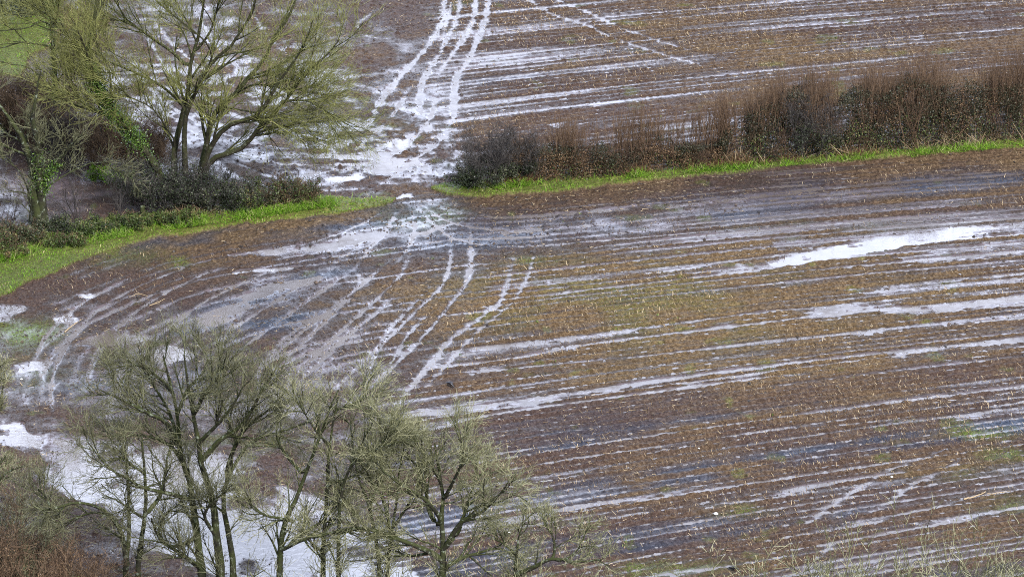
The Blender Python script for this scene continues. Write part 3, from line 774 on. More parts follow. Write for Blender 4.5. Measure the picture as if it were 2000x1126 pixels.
M_BROWNLEAF = mat_rnd('brown_leaves', [(0, (.045, .025, .014)), (.5, (.10, .060, .032)), (1, (.19, .125, .07))], .7)

def tree(name, label, cat, base_px, trunks, bough, levels, bark, twigmat, group=None, ivy=None, r_scale=1.0, squash=None):
    """trunks / bough: lists of (trace, r0, r1). levels: list of dicts for spawn()"""
    bx, by, _ = G(*base_px)
    bz = float(sample(Z, base_px[0], base_px[1])) if base_px[1] < 1480 else 0.0
    Y0 = float(by)
    root = empty(name, (float(bx), Y0, bz)); tag(root, label, cat, group)
    off = np.array(root.location)
    allP, allR = [], []
    for kind, lst in (('trunk', trunks), ('branch', bough)):
        for tr, r0, r1 in lst:
            if squash: tr = [squash(q) for q in tr]
            P = limb_pts(tr, Y0)
            if kind == 'branch':      # every bough grows out of the wood it leaves
                wood = np.concatenate(allP); q = wood[np.argmin(np.linalg.norm(wood - P[0], axis=1))]
                if np.linalg.norm(q - P[0]) > .03: P = resample(np.vstack([q[None], P[1:]]), len(P))
            n = len(P)
            R = (r0 + (r1 - r0) * np.linspace(0, 1, n) ** .8) * r_scale * (1.42 if base_px[1] > 900 else 1.2)
            if kind == 'trunk': R[:3] *= np.array([1.35, 1.15, 1.05])
            P = P + rng.normal(0, .02, P.shape) * np.linspace(0, 1, n)[:, None]
            v, f = tubes(P[None], R[None], 9)
            mesh_np(kind, v - off, f, bark, parent=root)
            allP.append(P); allR.append(R)
    P, R = np.array(allP), np.array(allR)
    parts, rn, mi = [], [], []
    stock = [(P, R)]
    for li, lv in enumerate(levels):
        lv = dict(lv); sides = lv.pop('sides', 3); src = lv.pop('src', None); thick = lv.pop('thick', False)
        P0, R0 = stock[-1] if src is None else stock[src]
        if lv['K'] < 1:
            sel = rng.random(len(P0)) < lv['K']; P0, R0 = P0[sel], R0[sel]; lv['K'] = 1
        C, Rc = spawn(P0, R0, **lv)
        stock.append((C, Rc))
        v, f = tubes(C, Rc, sides)
        parts.append((v, f)); h = rng.random(len(C)) * .6 + .40 * li / len(levels)
        rn.append(np.repeat(h, C.shape[1] * sides))
        mi.append(np.full(len(f), 1 if thick else 0))
    v, f = joinm(parts)
    mesh_np('crown', v - off, f, mats=[twigmat, bark], midx=np.concatenate(mi), parent=root, attrs={'rnd': np.concatenate(rn)})
    if ivy:
        for tr_i, t0, t1, n, rad, size in ivy:
            Pi, Ri = allP[tr_i], allR[tr_i]
            t = rng.uniform(t0, t1, n) * (len(Pi) - 1); i = np.minimum(t.astype(int), len(Pi) - 2); fr_ = (t - i)[:, None]
            c = Pi[i] * (1 - fr_) + Pi[i + 1] * fr_
            lump = .5 + 1.0 * np.abs(vnoise(t * 1.3, t * 0 + tr_i, 55)) + .3
            c = c + rng.normal(0, 1, (n, 3)) * (Ri[i] * .5 + rad * lump * .5)[:, None]
            v, f = leafquads(c, size)
            mesh_np('ivy', v - off, f, M_IVY, parent=root, attrs={'rnd': rng.random(n)[:, None].repeat(4, 1)}, smooth_sh=False)
    return root

def up_levels(a=6, b=7, c=6, d=3, L=(3.2, 1.7, .9, .45), up=(.25, .3, .3, .3), r=.011, wig=.12, ang=(.35, .95), thick=True):
    return [dict(K=a, ln=(L[0] * .45, L[0]), ang=ang, up=up[0], wig=wig * .8, n=8, rfrac=.68, tlo=.22, rmin=r * 3.4, sides=5, thick=thick),
            dict(K=b, ln=(L[1] * .4, L[1]), ang=ang, up=up[1], wig=wig, n=6, rfrac=.62, tlo=.15, rmin=r * 1.7, sides=4),
            dict(K=c, ln=(L[2] * .4, L[2]), ang=ang, up=up[2], wig=wig, n=5, rfrac=.6, tlo=.1, rmin=r, sides=3),
            dict(K=d, ln=(L[3] * .4, L[3]), ang=ang, up=up[3], wig=wig, n=4, rfrac=.7, tlo=.15, rmin=r * .8, sides=3)]

# --- the big many-stemmed tree behind the left verge
tree('bare_tree', 'big spreading bare tree with many mossy stems and an ivy-clad leaning stem', 'tree', (368, 402),
     [([(352, 400, 0), (325, 367, -.2), (294, 308, -.6), (259, 262, -1), (227, 224, -1.3), (203, 189, -1.5), (182, 147, -1.6), (168, 112, -1.5), (175, 87, -1.4), (185, 35, -1), (190, -40, -.6)], .25, .05),
      ([(358, 402, 0), (342, 370, .2), (340, 301, .5), (350, 252, .8), (360, 210, .9), (368, 175, 1), (371, 136, 1.1), (378, 105, 1.2), (390, 60, 1.4), (398, 0, 1.6), (402, -70, 1.8)], .21, .04),
      ([(366, 402, 0), (364, 367, -.2), (360, 280, -.4), (363, 227, -.5), (378, 189, -.8), (395, 154, -1.1), (416, 119, -1.4), (455, 87, -1.8), (469, 63, -2), (490, 28, -2.2), (512, -40, -2.5)], .19, .035),
      ([(378, 402, 0), (388, 350, .3), (402, 287, .8), (413, 238, 1.2), (430, 206, 1.5), (462, 182, 1.9), (483, 154, 2.2), (518, 115, 2.6), (532, 77, 2.8), (560, 38, 3), (577, 0, 3.1), (595, -60, 3.2)], .21, .035),
      ([(388, 402, 0), (395, 332, -.4), (420, 273, -1), (455, 241, -1.5), (500, 227, -2), (525, 192, -2.4), (560, 140, -2.8), (600, 85, -3.1), (625, 40, -3.2)], .20, .03),
      ([(392, 402, 0), (406, 318, 0), (434, 304, -.2), (476, 287, -.5), (504, 252, -.9), (553, 203, -1.3), (588, 157, -1.6), (626, 129, -1.8), (665, 105, -2), (695, 78, -2.1)], .20, .03)],
     [([(168, 112, -1.5), (147, 80, -1.8), (130, 68, -2), (100, 40, -2.4), (80, 0, -2.6)], .07, .025),
      ([(210, 205, -1.4), (182, 200, -1.6), (157, 190, -1.8), (138, 168, -2)], .09, .02),
      ([(368, 133, 1.1), (336, 101, 1.3), (304, 80, 1.7), (266, 52, 2), (245, 35, 2.2), (215, -15, 2.5)], .10, .03),
      ([(378, 105, 1.2), (406, 70, 1.0), (420, 35, .8), (432, -30, .6)], .08, .03),
      ([(352, 200, .8), (315, 168, .2), (259, 140, -.4), (210, 119, -.7), (178, 95, -1)], .09, .025),
      ([(345, 280, .5), (300, 215, -1.5), (255, 190, -2.2), (215, 170, -2.6)], .06, .02),
      ([(540, 200, -1.4), (595, 196, -1.9), (647, 210, -2.2), (695, 240, -2.4)], .07, .02),
      ([(462, 182, 1.9), (500, 165, .8), (570, 175, .3), (640, 165, .2)], .06, .02),
      ([(416, 119, -1.4), (400, 80, -2.4), (330, 20, -3.2), (310, -30, -3.6)], .06, .02),
      ([(430, 206, 1.5), (470, 215, .5), (560, 230, .2), (620, 250, 0)], .06, .02)],
     up_levels(10, 9, 7, 1, (5.2, 3.0, 1.8, 1.1), (.20, .2, .2, .15), .0088, .09, (.3, .9)), M_BARK_A, M_TWIG_A, squash=lambda q: (q[0] if q[0] < 580 else 580 + (q[0] - 580) * .72,) + tuple(q[1:]),
     ivy=[(0, .30, .66, 7500, .46, .058), (0, .1, .35, 500, .12, .06), (0, .64, .8, 500, .1, .055)])

tree('ivy_tree', 'tree with short thick dark trunk and ivy clumps at the left edge', 'tree', (78, 456),
     [([(80, 458, 0), (76, 425, 0), (70, 390, .1), (66, 332, .3), (56, 304, .4), (42, 266, .6), (20, 235, .9), (-10, 190, 1.2)], .42, .04),
      ([(84, 458, 0), (82, 400, 0), (78, 350, -.2), (74, 315, -.3), (73, 273, -.5), (64, 235, -.6), (70, 190, -.8), (78, 140, -1)], .33, .03)],
     [([(84, 385, 0), (95, 340, -.4), (118, 312, -.8), (136, 285, -1.2), (160, 265, -1.6)], .11, .025),
      ([(56, 440, 0), (60, 395, -.6), (45, 345, -1), (28, 325, -1.3), (5, 310, -1.6)], .06, .02),
      ([(56, 304, .4), (20, 290, .8), (-20, 270, 1.2), (-60, 240, 1.5)], .08, .02),
      ([(84, 370, 0), (140, 335, .8), (190, 318, 1.2), (240, 340, 1.6)], .05, .02)],
     up_levels(6, 6, 5, 1, (2.4, 1.6, 1.1, .7), (.15, .15, .15, .1), .0088, .13, (.35, 1.0)), M_BARK_F, M_TWIG_F,
     ivy=[(2, .05, .5, 1300, .28, .055), (1, .32, .5, 600, .25, .055), (0, .25, .4, 350, .2, .06)])

tree('slender_tree', 'tall slim ivy-darkened tree at the upper left beyond the leaning stem', 'tree', (116, 300),
     [([(116, 302, 0), (114, 240, 0), (108, 190, 0), (106, 140, .1), (103, 70, .2), (100, 0, .3), (98, -80, .3)], .22, .08)],
     [([(105, 92, 0), (80, 88, -.3), (40, 83, -.5), (10, 92, -.7), (-20, 96, -.8)], .07, .025),
      ([(103, 50, .2), (80, 42, -.3), (55, 54, -.8), (30, 58, -1), (0, 60, -1.2)], .06, .025),
      ([(102, 30, .2), (70, 22, .4), (25, 28, .8), (-20, 22, 1)], .06, .02),
      ([(104, 110, .1), (130, 70, .5), (160, 30, .8), (180, -20, 1)], .07, .02),
      ([(108, 180, 0), (80, 150, .5), (50, 130, .8), (20, 125, 1)], .05, .02),
      ([(107, 165, 0), (135, 130, -.5), (160, 118, -.8)], .05, .02)],
     up_levels(4, 6, 4, 1, (2.6, 1.9, 1.3, .8), (.15, .2, .2, .15), .0088, .1, (.3, .95)), M_BARK_F, M_TWIG_A,
     ivy=[(0, .05, .8, 1500, .18, .06)])

# --- the foreground trees along the near hedge
FG = 'bare trees along the bottom of the photograph'
tree('bare_tree', 'tallest bare tree in the lower left foreground with three dark upright trunks', 'tree', (412, 1275),
     [([(402, 1275, 0), (395, 1126, 0), (385, 1047, .2), (378, 994, .3), (371, 942, .4), (357, 900, .6), (350, 865, .7), (346, 802, .9), (335, 740, 1), (325, 690, 1.1), (318, 660, 1.2)], .22, .03),
      ([(418, 1275, 0), (430, 1126, -.2), (423, 1047, -.3), (416, 977, -.4), (406, 942, -.5), (392, 907, -.6), (388, 865, -.7), (378, 802, -.9), (371, 753, -1), (365, 700, -1.1), (360, 655, -1.1)], .23, .03),
      ([(436, 1275, 0), (455, 1126, .2), (448, 1047, .4), (437, 994, .5), (441, 942, .7), (462, 900, 1), (490, 861, 1.3), (525, 847, 1.6), (560, 833, 1.8), (605, 815, 2)], .17, .025)],
     [([(402, 890, -.5), (430, 858, -.8), (472, 823, -1.2), (507, 753, -1.6), (532, 700, -1.9)], .11, .025),
      ([(441, 930, .7), (455, 880, .2), (480, 830, -.2), (520, 790, -.6), (560, 740, -1)], .10, .02),
      ([(353, 872, .7), (329, 823, .2), (280, 788, -.3), (245, 767, -.6), (196, 739, -1)], .10, .02),
      ([(357, 900, .6), (330, 868, 1.2), (290, 850, 1.6), (250, 848, 2), (215, 850, 2.3)], .08, .02),
      ([(378, 977, .3), (332, 963, -.4), (280, 952, -.9), (245, 931, -1.2), (210, 910, -1.5), (168, 858, -1.8)], .09, .02),
      ([(350, 865, .7), (330, 790, 1.6), (300, 730, 2.1), (285, 690, 2.3)], .08, .02),
      ([(378, 802, -.9), (400, 750, -1.6), (430, 700, -2), (440, 670, -2.2)], .08, .02),
      ([(346, 802, .9), (365, 740, 1.6), (395, 700, 2), (410, 660, 2.3)], .07, .02),
      ([(335, 740, 1), (300, 700, .4), (262, 680, 0), (240, 700, -.2)], .06, .02),
      ([(388, 865, -.7), (440, 800, -2), (470, 745, -2.5), (480, 700, -2.7)], .08, .02),
      ([(395, 1110, 0), (350, 1078, -.6), (312, 1052, -1), (296, 1010, -1.3)], .10, .03),
      ([(385, 1047, .2), (345, 1066, .9), (310, 1050, 1.4), (325, 1000, 1.7), (365, 1000, 2)], .08, .03),
      ([(423, 1047, -.3), (400, 1010, -1), (410, 985, -1.5), (440, 960, -2)], .08, .03)],
     up_levels(9, 8, 5, 1, (2.5, 1.8, 1.25, .8), (.12, .14, .12, .1), .0085, .11, (.3, .9)), M_BARK_F, M_TWIG_F, group=FG, squash=lambda q: (q[0], q[1] if q[1] > 860 else 860 - (860 - q[1]) * .82) + tuple(q[2:]))

tree('bare_tree', 'thin paired-trunk foreground tree with one bough arching over to the left', 'tree', (262, 1280),
     [([(250, 1280, 0), (245, 1126, 0), (252, 1047, 0), (250, 942, .1), (245, 900, .2), (240, 860, .3)], .15, .03),
      ([(272, 1280, 0), (270, 1126, 0), (277, 1047, 0), (284, 1005, 0), (283, 925, -.2), (280, 895, -.3), (276, 850, -.4)], .16, .03)],
     [([(250, 1120, 0), (240, 1050, -.5), (228, 1025, -.7), (210, 1001, -.9), (175, 984, -1.2), (140, 982, -1.4), (95, 995, -1.6), (65, 990, -1.7)], .11, .025),
      ([(215, 1006, -.9), (185, 1000, -.6), (150, 1010, -.4), (120, 1025, -.3)], .05, .02),
      ([(284, 1005, 0), (300, 985, .4), (315, 960, .8), (329, 882, 1.1), (335, 850, 1.2)], .09, .02),
      ([(283, 1012, 0), (262, 1000, -.6), (235, 980, -1), (200, 965, -1.3)], .06, .02),
      ([(283, 925, -.2), (255, 905, -.8), (230, 895, -1.2), (205, 900, -1.4)], .05, .02),
      ([(100, 995, -1.6), (90, 972, -1.8), (75, 955, -2)], .05, .02)],
     up_levels(8, 7, 5, 1, (2.1, 1.5, 1.0, .6), (.1, .1, .08, .06), .0083, .17, (.35, 1.1)), M_BARK_F, M_TWIG_F, group=FG)

tree('bare_tree', 'middle foreground tree with crooked stems and pale green-grey twigs', 'tree', (575, 1290),
     [([(548, 1290, 0), (546, 1126, 0), (553, 1030, .2), (577, 977, .5), (595, 928, .8), (615, 880, 1), (630, 837, 1.2), (650, 785, 1.3), (662, 760, 1.4)], .17, .025),
      ([(630, 1290, .5), (631, 1126, .5), (631, 1072, .5), (640, 942, .3), (644, 872, .1), (655, 800, 0), (660, 775, 0)], .14, .025),
      ([(664, 1290, -.6), (661, 1065, -.6), (668, 960, -.8), (690, 900, -1.1), (720, 840, -1.4), (735, 800, -1.5)], .12, .02)],
     [([(553, 1072, .1), (580, 1058, -.3), (612, 1047, -.6), (660, 1040, -.9), (700, 1033, -1.1)], .08, .03),
      ([(575, 1050, .4), (610, 1030, .9), (635, 1010, 1.3), (660, 985, 1.6)], .08, .025),
      ([(574, 1019, .4), (550, 1012, .1), (525, 1008, -.2), (503, 998, -.4), (491, 988, -.5)], .07, .02),
      ([(595, 928, .8), (560, 890, 1.4), (540, 850, 1.8), (545, 815, 2)], .07, .02),
      ([(644, 872, .1), (610, 830, -.8), (590, 800, -1.3)], .06, .02),
      ([(690, 900, -1.1), (730, 880, -1.8), (760, 850, -2.2)], .06, .02),
      ([(640, 942, .3), (690, 930, 1), (740, 890, 1.5), (770, 870, 1.8)], .06, .02),
      ([(655, 800, 0), (690, 790, .8), (715, 775, 1.2)], .05, .02)],
     up_levels(9, 7, 4, 1, (2.6, 1.8, 1.25, .8), (.14, .15, .12, .1), .009, .13, (.3, .95)), M_BARK_F, M_TWIG_P, group=FG)

tree('bare_tree', 'round-crowned foreground tree with a pale lichen-covered bough on its left', 'tree', (866, 1290),
     [([(862, 1290, 0), (864, 1126, 0), (866, 1064, 0), (862, 1012, .1), (866, 977, .2), (860, 930, .3), (855, 895, .4), (850, 865, .5)], .20, .03)],
     [([(858, 1085, 0), (810, 1064, -.5), (764, 1047, -.9), (740, 1036, -1.1), (700, 1030, -1.3), (670, 1034, -1.5), (610, 1050, -1.8)], .11, .03),
      ([(858, 1030, 0), (838, 995, .6), (827, 928, 1.1), (810, 905, 1.4), (790, 880, 1.7)], .10, .02),
      ([(866, 1075, 0), (901, 1019, -.6), (943, 998, -1), (975, 965, -1.4), (1000, 930, -1.7)], .11, .02),
      ([(880, 1050, .2), (894, 1040, .5), (915, 977, 1), (932, 935, 1.3), (955, 915, 1.5)], .09, .02),
      ([(866, 1110, 0), (895, 1092, .5), (930, 1080, .9), (971, 1070, 1.2), (1010, 1085, 1.5)], .09, .02),
      ([(862, 1012, .1), (830, 975, -1), (790, 950, -1.6), (750, 920, -2), (730, 890, -2.2)], .09, .02),
      ([(866, 977, .2), (890, 930, -.8), (905, 890, -1.3), (900, 860, -1.5)], .08, .02),
      ([(860, 940, .3), (830, 890, -.4), (800, 865, -.8)], .06, .02),
      ([(764, 1047, -.9), (755, 1000, -.4), (740, 960, 0), (720, 930, .2)], .07, .02),
      ([(840, 1078, -.2), (800, 1085, .4), (770, 1075, .9), (740, 1090, 1.3)], .06, .02)],
     up_levels(9, 8, 5, 1, (2.5, 1.75, 1.2, .75), (.08, .10, .1, .1), .009, .15, (.3, 1.0)), M_BARK_F, M_TWIG_P, group=FG)

tree('bare_tree', 'pale twiggy tree squeezed between the middle tree and the round-crowned tree', 'tree', (745, 1300),
     [([(748, 1300, 1), (742, 1126, 1), (735, 1060, 1), (722, 990, 1.1), (700, 930, 1.3), (690, 870, 1.5), (684, 820, 1.6)], .13, .02),
      ([(752, 1300, 1), (756, 1126, 1), (765, 1050, 1.2), (775, 980, 1.5), (780, 920, 1.8), (790, 870, 2)], .12, .02)],
     [([(735, 1060, 1), (700, 1010, .5), (670, 960, .2), (655, 910, 0)], .06, .02), ([(768, 1030, 1.2), (800, 980, .8), (830, 930, .5)], .06, .02),
      ([(722, 990, 1.1), (740, 930, 2), (745, 870, 2.3)], .06, .02)],
     up_levels(7, 6, 4, 1, (2.1, 1.5, 1.1, .7), (.14, .15, .12, .1), .009, .13, (.3, .95)), M_BARK_F, M_TWIG_P, group=FG)

tree('bare_tree', 'low half-bare foreground tree with long boughs reaching right over the furrows', 'tree', (1008, 1290),
     [([(1006, 1290, 0), (1006, 1126, 0), (1008, 1095, 0), (1010, 1068, .1)], .13, .04)],
     [([(1010, 1120, 0), (1040, 1108, -.3), (1072, 1092, -.6), (1100, 1092, -.8), (1125, 1096, -1), (1174, 1092, -1.3)], .10, .025),
      ([(1078, 1092, -.6), (1083, 1075, -.5), (1080, 1047, -.4), (1062, 1020, -.2)], .06, .02),
      ([(1105, 1092, -.8), (1125, 1075, -.4), (1140, 1050, -.2)], .04, .015),
      ([(1010, 1085, .1), (985, 1062, .5), (960, 1050, .8)], .05, .02),
      ([(1010, 1072, .1), (1015, 1040, .3), (1030, 1010, .5)], .04, .015)],
     up_levels(6, 6, 5, 1, (1.6, 1.15, .8, .5), (.15, .2, .15, .12), .0088, .15, (.35, 1.0)), M_BARK_F, M_TWIG_P, group=FG)

tree('bare_tree', 'greenish tree just leaning into view at the left edge above the bramble thicket', 'tree', (-55, 1180),
     [([(-55, 1180, 0), (-50, 1080, 0), (-40, 980, 0), (-36, 880, .2), (-30, 780, .3)], .2, .03)],
     [([(-45, 1020, 0), (-20, 960, -.5), (5, 930, -.8), (25, 915, -1)], .08, .02),
      ([(-38, 930, .1), (-15, 850, .5), (0, 790, .8), (8, 740, 1)], .08, .02),
      ([(-34, 840, .2), (-20, 770, -.5), (-5, 720, -.8)], .06, .02),
      ([(-42, 990, 0), (-10, 930, .8), (10, 890, 1.2)], .06, .02)],
     up_levels(6, 6, 5, 2, (1.5, .95, .6, .35), (.2, .2, .2, .15), .0105, .16), M_BARK_F, M_TWIG_P, group=FG)
# ------------------------------------------------------------------ hedges, bushes, thickets
def dirs(n, spread, upb=1.0):
    d = rng.normal(size=(n, 3)) * spread; d[:, 2] = np.abs(d[:, 2]) * .3 + upb
    return d / np.linalg.norm(d, axis=1, keepdims=True)

def stems_from(base, d, L, r, n=7, wig=.08, up=.05):
    K = len(base); step = (L / (n - 1))[:, None]; pts = [base]
    for j in range(n - 1):
        d = d + rng.normal(0, wig, (K, 3)); d[:, 2] += up; d = d / np.linalg.norm(d, axis=1, keepdims=True)
        pts.append(pts[-1] + d * step)
    return np.stack(pts, 1), r[:, None] * np.linspace(1, .35, n)[None]

def bush(name, label, cat, base_px, rx, ry, h, twig, nst=26, K1=7, K2=5, leaf=None, nleaf=0, leafsize=.06, leaf_h=(0.0, .8), group=None, r=.018, spread=.55, up=.10, leaf_lump=1.0, K3=0, depth=0.0, twig_r=.0085):
    bx, by, _ = G(*base_px); bx, by = float(bx), float(by) + depth
    bz = max(float(sample(Z, *base_px)), 0.0)
    root = empty(name, (bx, by, bz)); tag(root, label, cat, group); off = np.array(root.location)
    a = rng.uniform(0, 6.28, nst); q = np.sqrt(rng.random(nst))
    base = np.stack([np.cos(a) * q * rx * .6, np.sin(a) * q * ry * .6, rng.uniform(-.05, .05, nst)], -1)
    d = dirs(nst, .25); d[:, 0] += np.cos(a) * q * spread; d[:, 1] += np.sin(a) * q * spread
    d /= np.linalg.norm(d, axis=1, keepdims=True)
    L = h * rng.uniform(.55, 1.12, nst) * (1.05 - .25 * q)
    P, R = stems_from(base, d, L, rng.uniform(.6, 1.3, nst) * r, up=up * .5)
    v0, f0 = tubes(P, R, 5)
    mesh_np('stems', v0, f0, twig, parent=root, attrs={'rnd': np.repeat(rng.random(nst) * .5, 35)}); root.children[-1]['kind'] = 'stuff'
    C, Rc = spawn(P, R, K1, (h * .12, h * .42), (.3, .9), up, .13, 5, rmin=twig_r * 1.3, tlo=.12)
    D_, Rd = spawn(C, Rc, K2, (h * .06, h * .22), (.3, .9), up, .15, 4, rmin=twig_r)
    parts = [tubes(C, Rc, 3), tubes(D_, Rd, 3)]; rn = [np.repeat(rng.random(len(C)) * .8, 15), np.repeat(rng.random(len(D_)), 12)]
    if K3:
        E, Re = spawn(D_, Rd, K3, (h * .04, h * .13), (.3, .9), up, .15, 3, rmin=twig_r * .9)
        parts.append(tubes(E, Re, 3)); rn.append(np.repeat(rng.random(len(E)), 9))
    v, f = joinm(parts)
    mesh_np('crown', v, f, twig, parent=root, attrs={'rnd': np.concatenate(rn)})
    if leaf is not None and nleaf:
        allp = np.concatenate([P.reshape(-1, 3), C.reshape(-1, 3), D_.reshape(-1, 3)])
        zz = allp[:, 2] / h; allp = allp[(zz > leaf_h[0]) & (zz < leaf_h[1])]
        c = allp[rng.integers(0, len(allp), nleaf)] + rng.normal(0, .10 * leaf_lump, (nleaf, 3))
        c[:, 2] = np.maximum(c[:, 2], .02)
        v, f = leafquads(c, leafsize)
        rn = np.clip(.45 + .9 * fbm(c[:, 0] * 1.4 + bx, c[:, 2] * 1.4 + c[:, 1], 2, 71) + rng.normal(0, .18, nleaf), 0, 1)
        mesh_np('foliage', v, f, leaf, parent=root, attrs={'rnd': np.repeat(rn, 4)}, smooth_sh=False)
    return root

def hedge(name, label, base, prof, twig, shoots_n, leaves, density, shoot_twig=None, group=None, thick=1.3):
    """base: traced foot of the hedge; prof: (px, body height, shoot top) in photo pixels above the foot"""
    bp = np.array(base, float)
    xs = bp[:, 0]
    ex = np.linspace(xs[0], xs[-1], 200); ey = np.interp(ex, xs, bp[:, 1])
    WX, WY, _ = G(ex, ey)
    c = (float(WX.mean()), float(WY.mean()), 0.15)
    root = empty(name, c); tag(root, label, 'hedge', group); off = np.array(c)
    pp = np.array(prof, float)
    M2 = 1.0 / 28.6
    length = float(np.hypot(np.diff(WX), np.diff(WY)).sum())
    def spot(n, lo=0, hi=1):
        u = rng.uniform(lo, hi, n); i = u * 199
        x = np.interp(i, np.arange(200), WX); y = np.interp(i, np.arange(200), WY); p = np.interp(i, np.arange(200), ex)
        return u, x, y, p
    # woody stems of the body
    n = int(length * 9)
    u, x, y, p = spot(n)
    bh = np.interp(p, pp[:, 0], pp[:, 1]) * M2 * np.clip(1 + .8 * vnoise(x * .55, x * 0, 81), .6, 1.5)
    base_ = np.stack([x, y + rng.uniform(.1, thick, n), 0 * x + .1], -1)
    P, R = stems_from(base_, dirs(n, .34), bh * rng.uniform(.7, 1.15, n), rng.uniform(.014, .045, n), n=7, wig=.12)
    v, f = tubes(P, R, 5)
    st = mesh_np('stems', v - off, f, twig, parent=root, attrs={'rnd': np.repeat(rng.random(n) * .6 + .1, 35)}); st['kind'] = 'stuff'
    C, Rc = spawn(P, R, 12, (.35, 1.2), (.4, 1.2), .05, .16, 5, rmin=.009, tlo=.1)
    D_, Rd = spawn(C, Rc, 4, (.2, .6), (.4, 1.2), .08, .16, 4, rmin=.006)
    v, f = joinm([tubes(C, Rc, 3), tubes(D_, Rd, 3)])
    mesh_np('crown', v - off, f, twig, parent=root, attrs={'rnd': np.concatenate([np.repeat(rng.random(len(C)) * .6, 15), np.repeat(rng.random(len(D_)) * .7, 12)])})
    # upright shoots above it
    n = int(length * shoots_n)
    u, x, y, p = spot(n)
    clus = fbm(x * .55, x * 0, 2, 83) * 2.6
    ok = rng.random(n) < np.clip(.62 + clus, .12, 1); u, x, y, p = u[ok], x[ok], y[ok], p[ok]; n = len(x)
    bh = np.interp(p, pp[:, 0], pp[:, 1]) * M2; th = np.interp(p, pp[:, 0], pp[:, 2]) * M2 * np.clip(1 + .35 * vnoise(x * .45, x * 0, 85), .7, 1.2)
    z0 = bh * rng.uniform(.25, .9, n)
    L = np.maximum(th - z0, .4) * rng.uniform(.5, 1.08, n)
    base_ = np.stack([x, y + rng.uniform(.2, thick, n), z0], -1)
    P, R = stems_from(base_, dirs(n, .13), L, rng.uniform(.007, .015, n), n=6, wig=.06)
    Cs, Rs = spawn(P, R, 6, (.25, .9), (.2, .55), .25, .06, 4, rmin=.0058, tlo=.25)
    v, f = joinm([tubes(P, R, 4), tubes(Cs, Rs, 3)])
    mesh_np('shoots', v - off, f, shoot_twig or twig, parent=root, attrs={'rnd': np.concatenate([np.repeat(rng.random(n) * .8, 24), np.repeat(rng.random(len(Cs)) * .6 + .3, 12)])})
    # leaves in the body, clumped, in several tones
    for nm, m, cnt, size, hlo, hhi, fr_, seed in leaves:
        n = int(length * cnt)
        u, x, y, p = spot(n)
        bh = np.interp(p, pp[:, 0], pp[:, 1]) * M2 * np.clip(1 + .8 * vnoise(x * .55, x * 0, 81), .6, 1.5)
        hz = rng.uniform(hlo, hhi, n)
        dpt = rng.uniform(-.15, thick, n) + fr_
        cl = fbm(x * .9, hz * bh * 1.1, 3, seed)
        ok = cl > rng.uniform(-.38, .35, n)
        c_ = np.stack([x, y + dpt + .35 * vnoise(x * 1.1, hz * 3, seed + 3) * 2, .08 + hz * bh], -1)[ok]; cl = cl[ok]
        v, f = leafquads(c_, size)
        rn = np.clip(.42 + .5 * cl + rng.normal(0, .20, len(c_)), 0, 1)
        mesh_np(nm, v - off, f, m, parent=root, attrs={'rnd': np.repeat(rn, 4)}, smooth_sh=False)
    return root

def fronds(name, label, cat, base, n, hlo, hhi, mat, off_y=(-.35, .5), group=None, kind='stuff', lean=.5, w=.012):
    """a loose strip of dead stems and grass along a traced line"""
    bp = np.array(base, float)
    px = rng.uniform(bp[0, 0], bp[-1, 0], n); py = np.interp(px, bp[:, 0], bp[:, 1])
    x, y, _ = G(px, py)
    ok = rng.random(n) < np.clip(.55 + 2.2 * fbm(x * .5, y * 0, 2, 131), .05, 1); x, y, px, py = x[ok], y[ok], px[ok], py[ok]; n = len(x)
    y = y + rng.uniform(*off_y, n)
    h = rng.uniform(hlo, hhi, n)
    d = rng.normal(0, lean, (n, 2))
    b = np.stack([x, y, sample(Z, px, py)], -1)
    t = b + np.stack([d[:, 0] * h, d[:, 1] * h - .1, h * rng.uniform(.4, 1, n)], -1)
    v, f, k = prisms(b, t, w * rng.uniform(.6, 1.3, n), w * .4)
    o = mesh_np(name, v, f, mat, attrs={'rnd': np.repeat(rng.random(n), k)}, smooth_sh=False)
    return tag(o, label, cat, group, kind)

M_TWIG_H = mat_rnd('russet_hedge_twigs', [(0, (.035, .022, .016)), (.5, (.115, .072, .046)), (1, (.23, .155, .10))], .75)
M_EVERB = mat_rnd('hedge_leaves', [(0, (.010, .013, .007)), (.6, (.028, .030, .015)), (.9, (.052, .049, .028)), (1, (.075, .066, .044))], .5, spec=.3)
FOOT = [(905, 366), (1060, 358), (1200, 348), (1400, 330), (1600, 313), (1800, 297), (2000, 281), (2280, 256)]
def foot(a, b):
    xs = [p[0] for p in FOOT]; ys = [p[1] for p in FOOT]
    pts = [a] + [x for x in xs if a < x < b] + [b]
    return [(x, float(np.interp(x, xs, ys))) for x in pts]

hedge('hedge', 'low right-hand hedge stretch with many thin reddish-brown upright shoots', foot(985, 1415),
      [(985, 58, 116), (1100, 62, 124), (1150, 60, 126), (1250, 54, 116), (1330, 58, 110), (1415, 74, 125)], M_TWIG_H, 110,
      [('foliage', M_EVERB, 2600, .055, 0, .95, 0, 141), ('dead_leaves', M_BROWNLEAF, 1900, .045, 0, .8, -.25, 143), ('ivy', M_BRAMBLE, 260, .055, 0, .5, -.3, 145)], 1)
hedge('hedge', 'tall dark right-hand hedge stretch running out of the picture with pale brown tops', foot(1405, 2280),
      [(1405, 82, 138), (1500, 96, 152), (1560, 108, 160), (1700, 116, 186), (1850, 110, 184), (2000, 110, 182), (2280, 110, 180)], M_TWIG_H, 130,
      [('foliage', M_EVERB, 4600, .060, 0, 1.0, 0, 151), ('dead_leaves', M_BROWNLEAF, 1500, .045, 0, 1.0, -.25, 153), ('ivy', M_BRAMBLE, 620, .055, 0, .55, -.2, 155)], 1, thick=1.9)
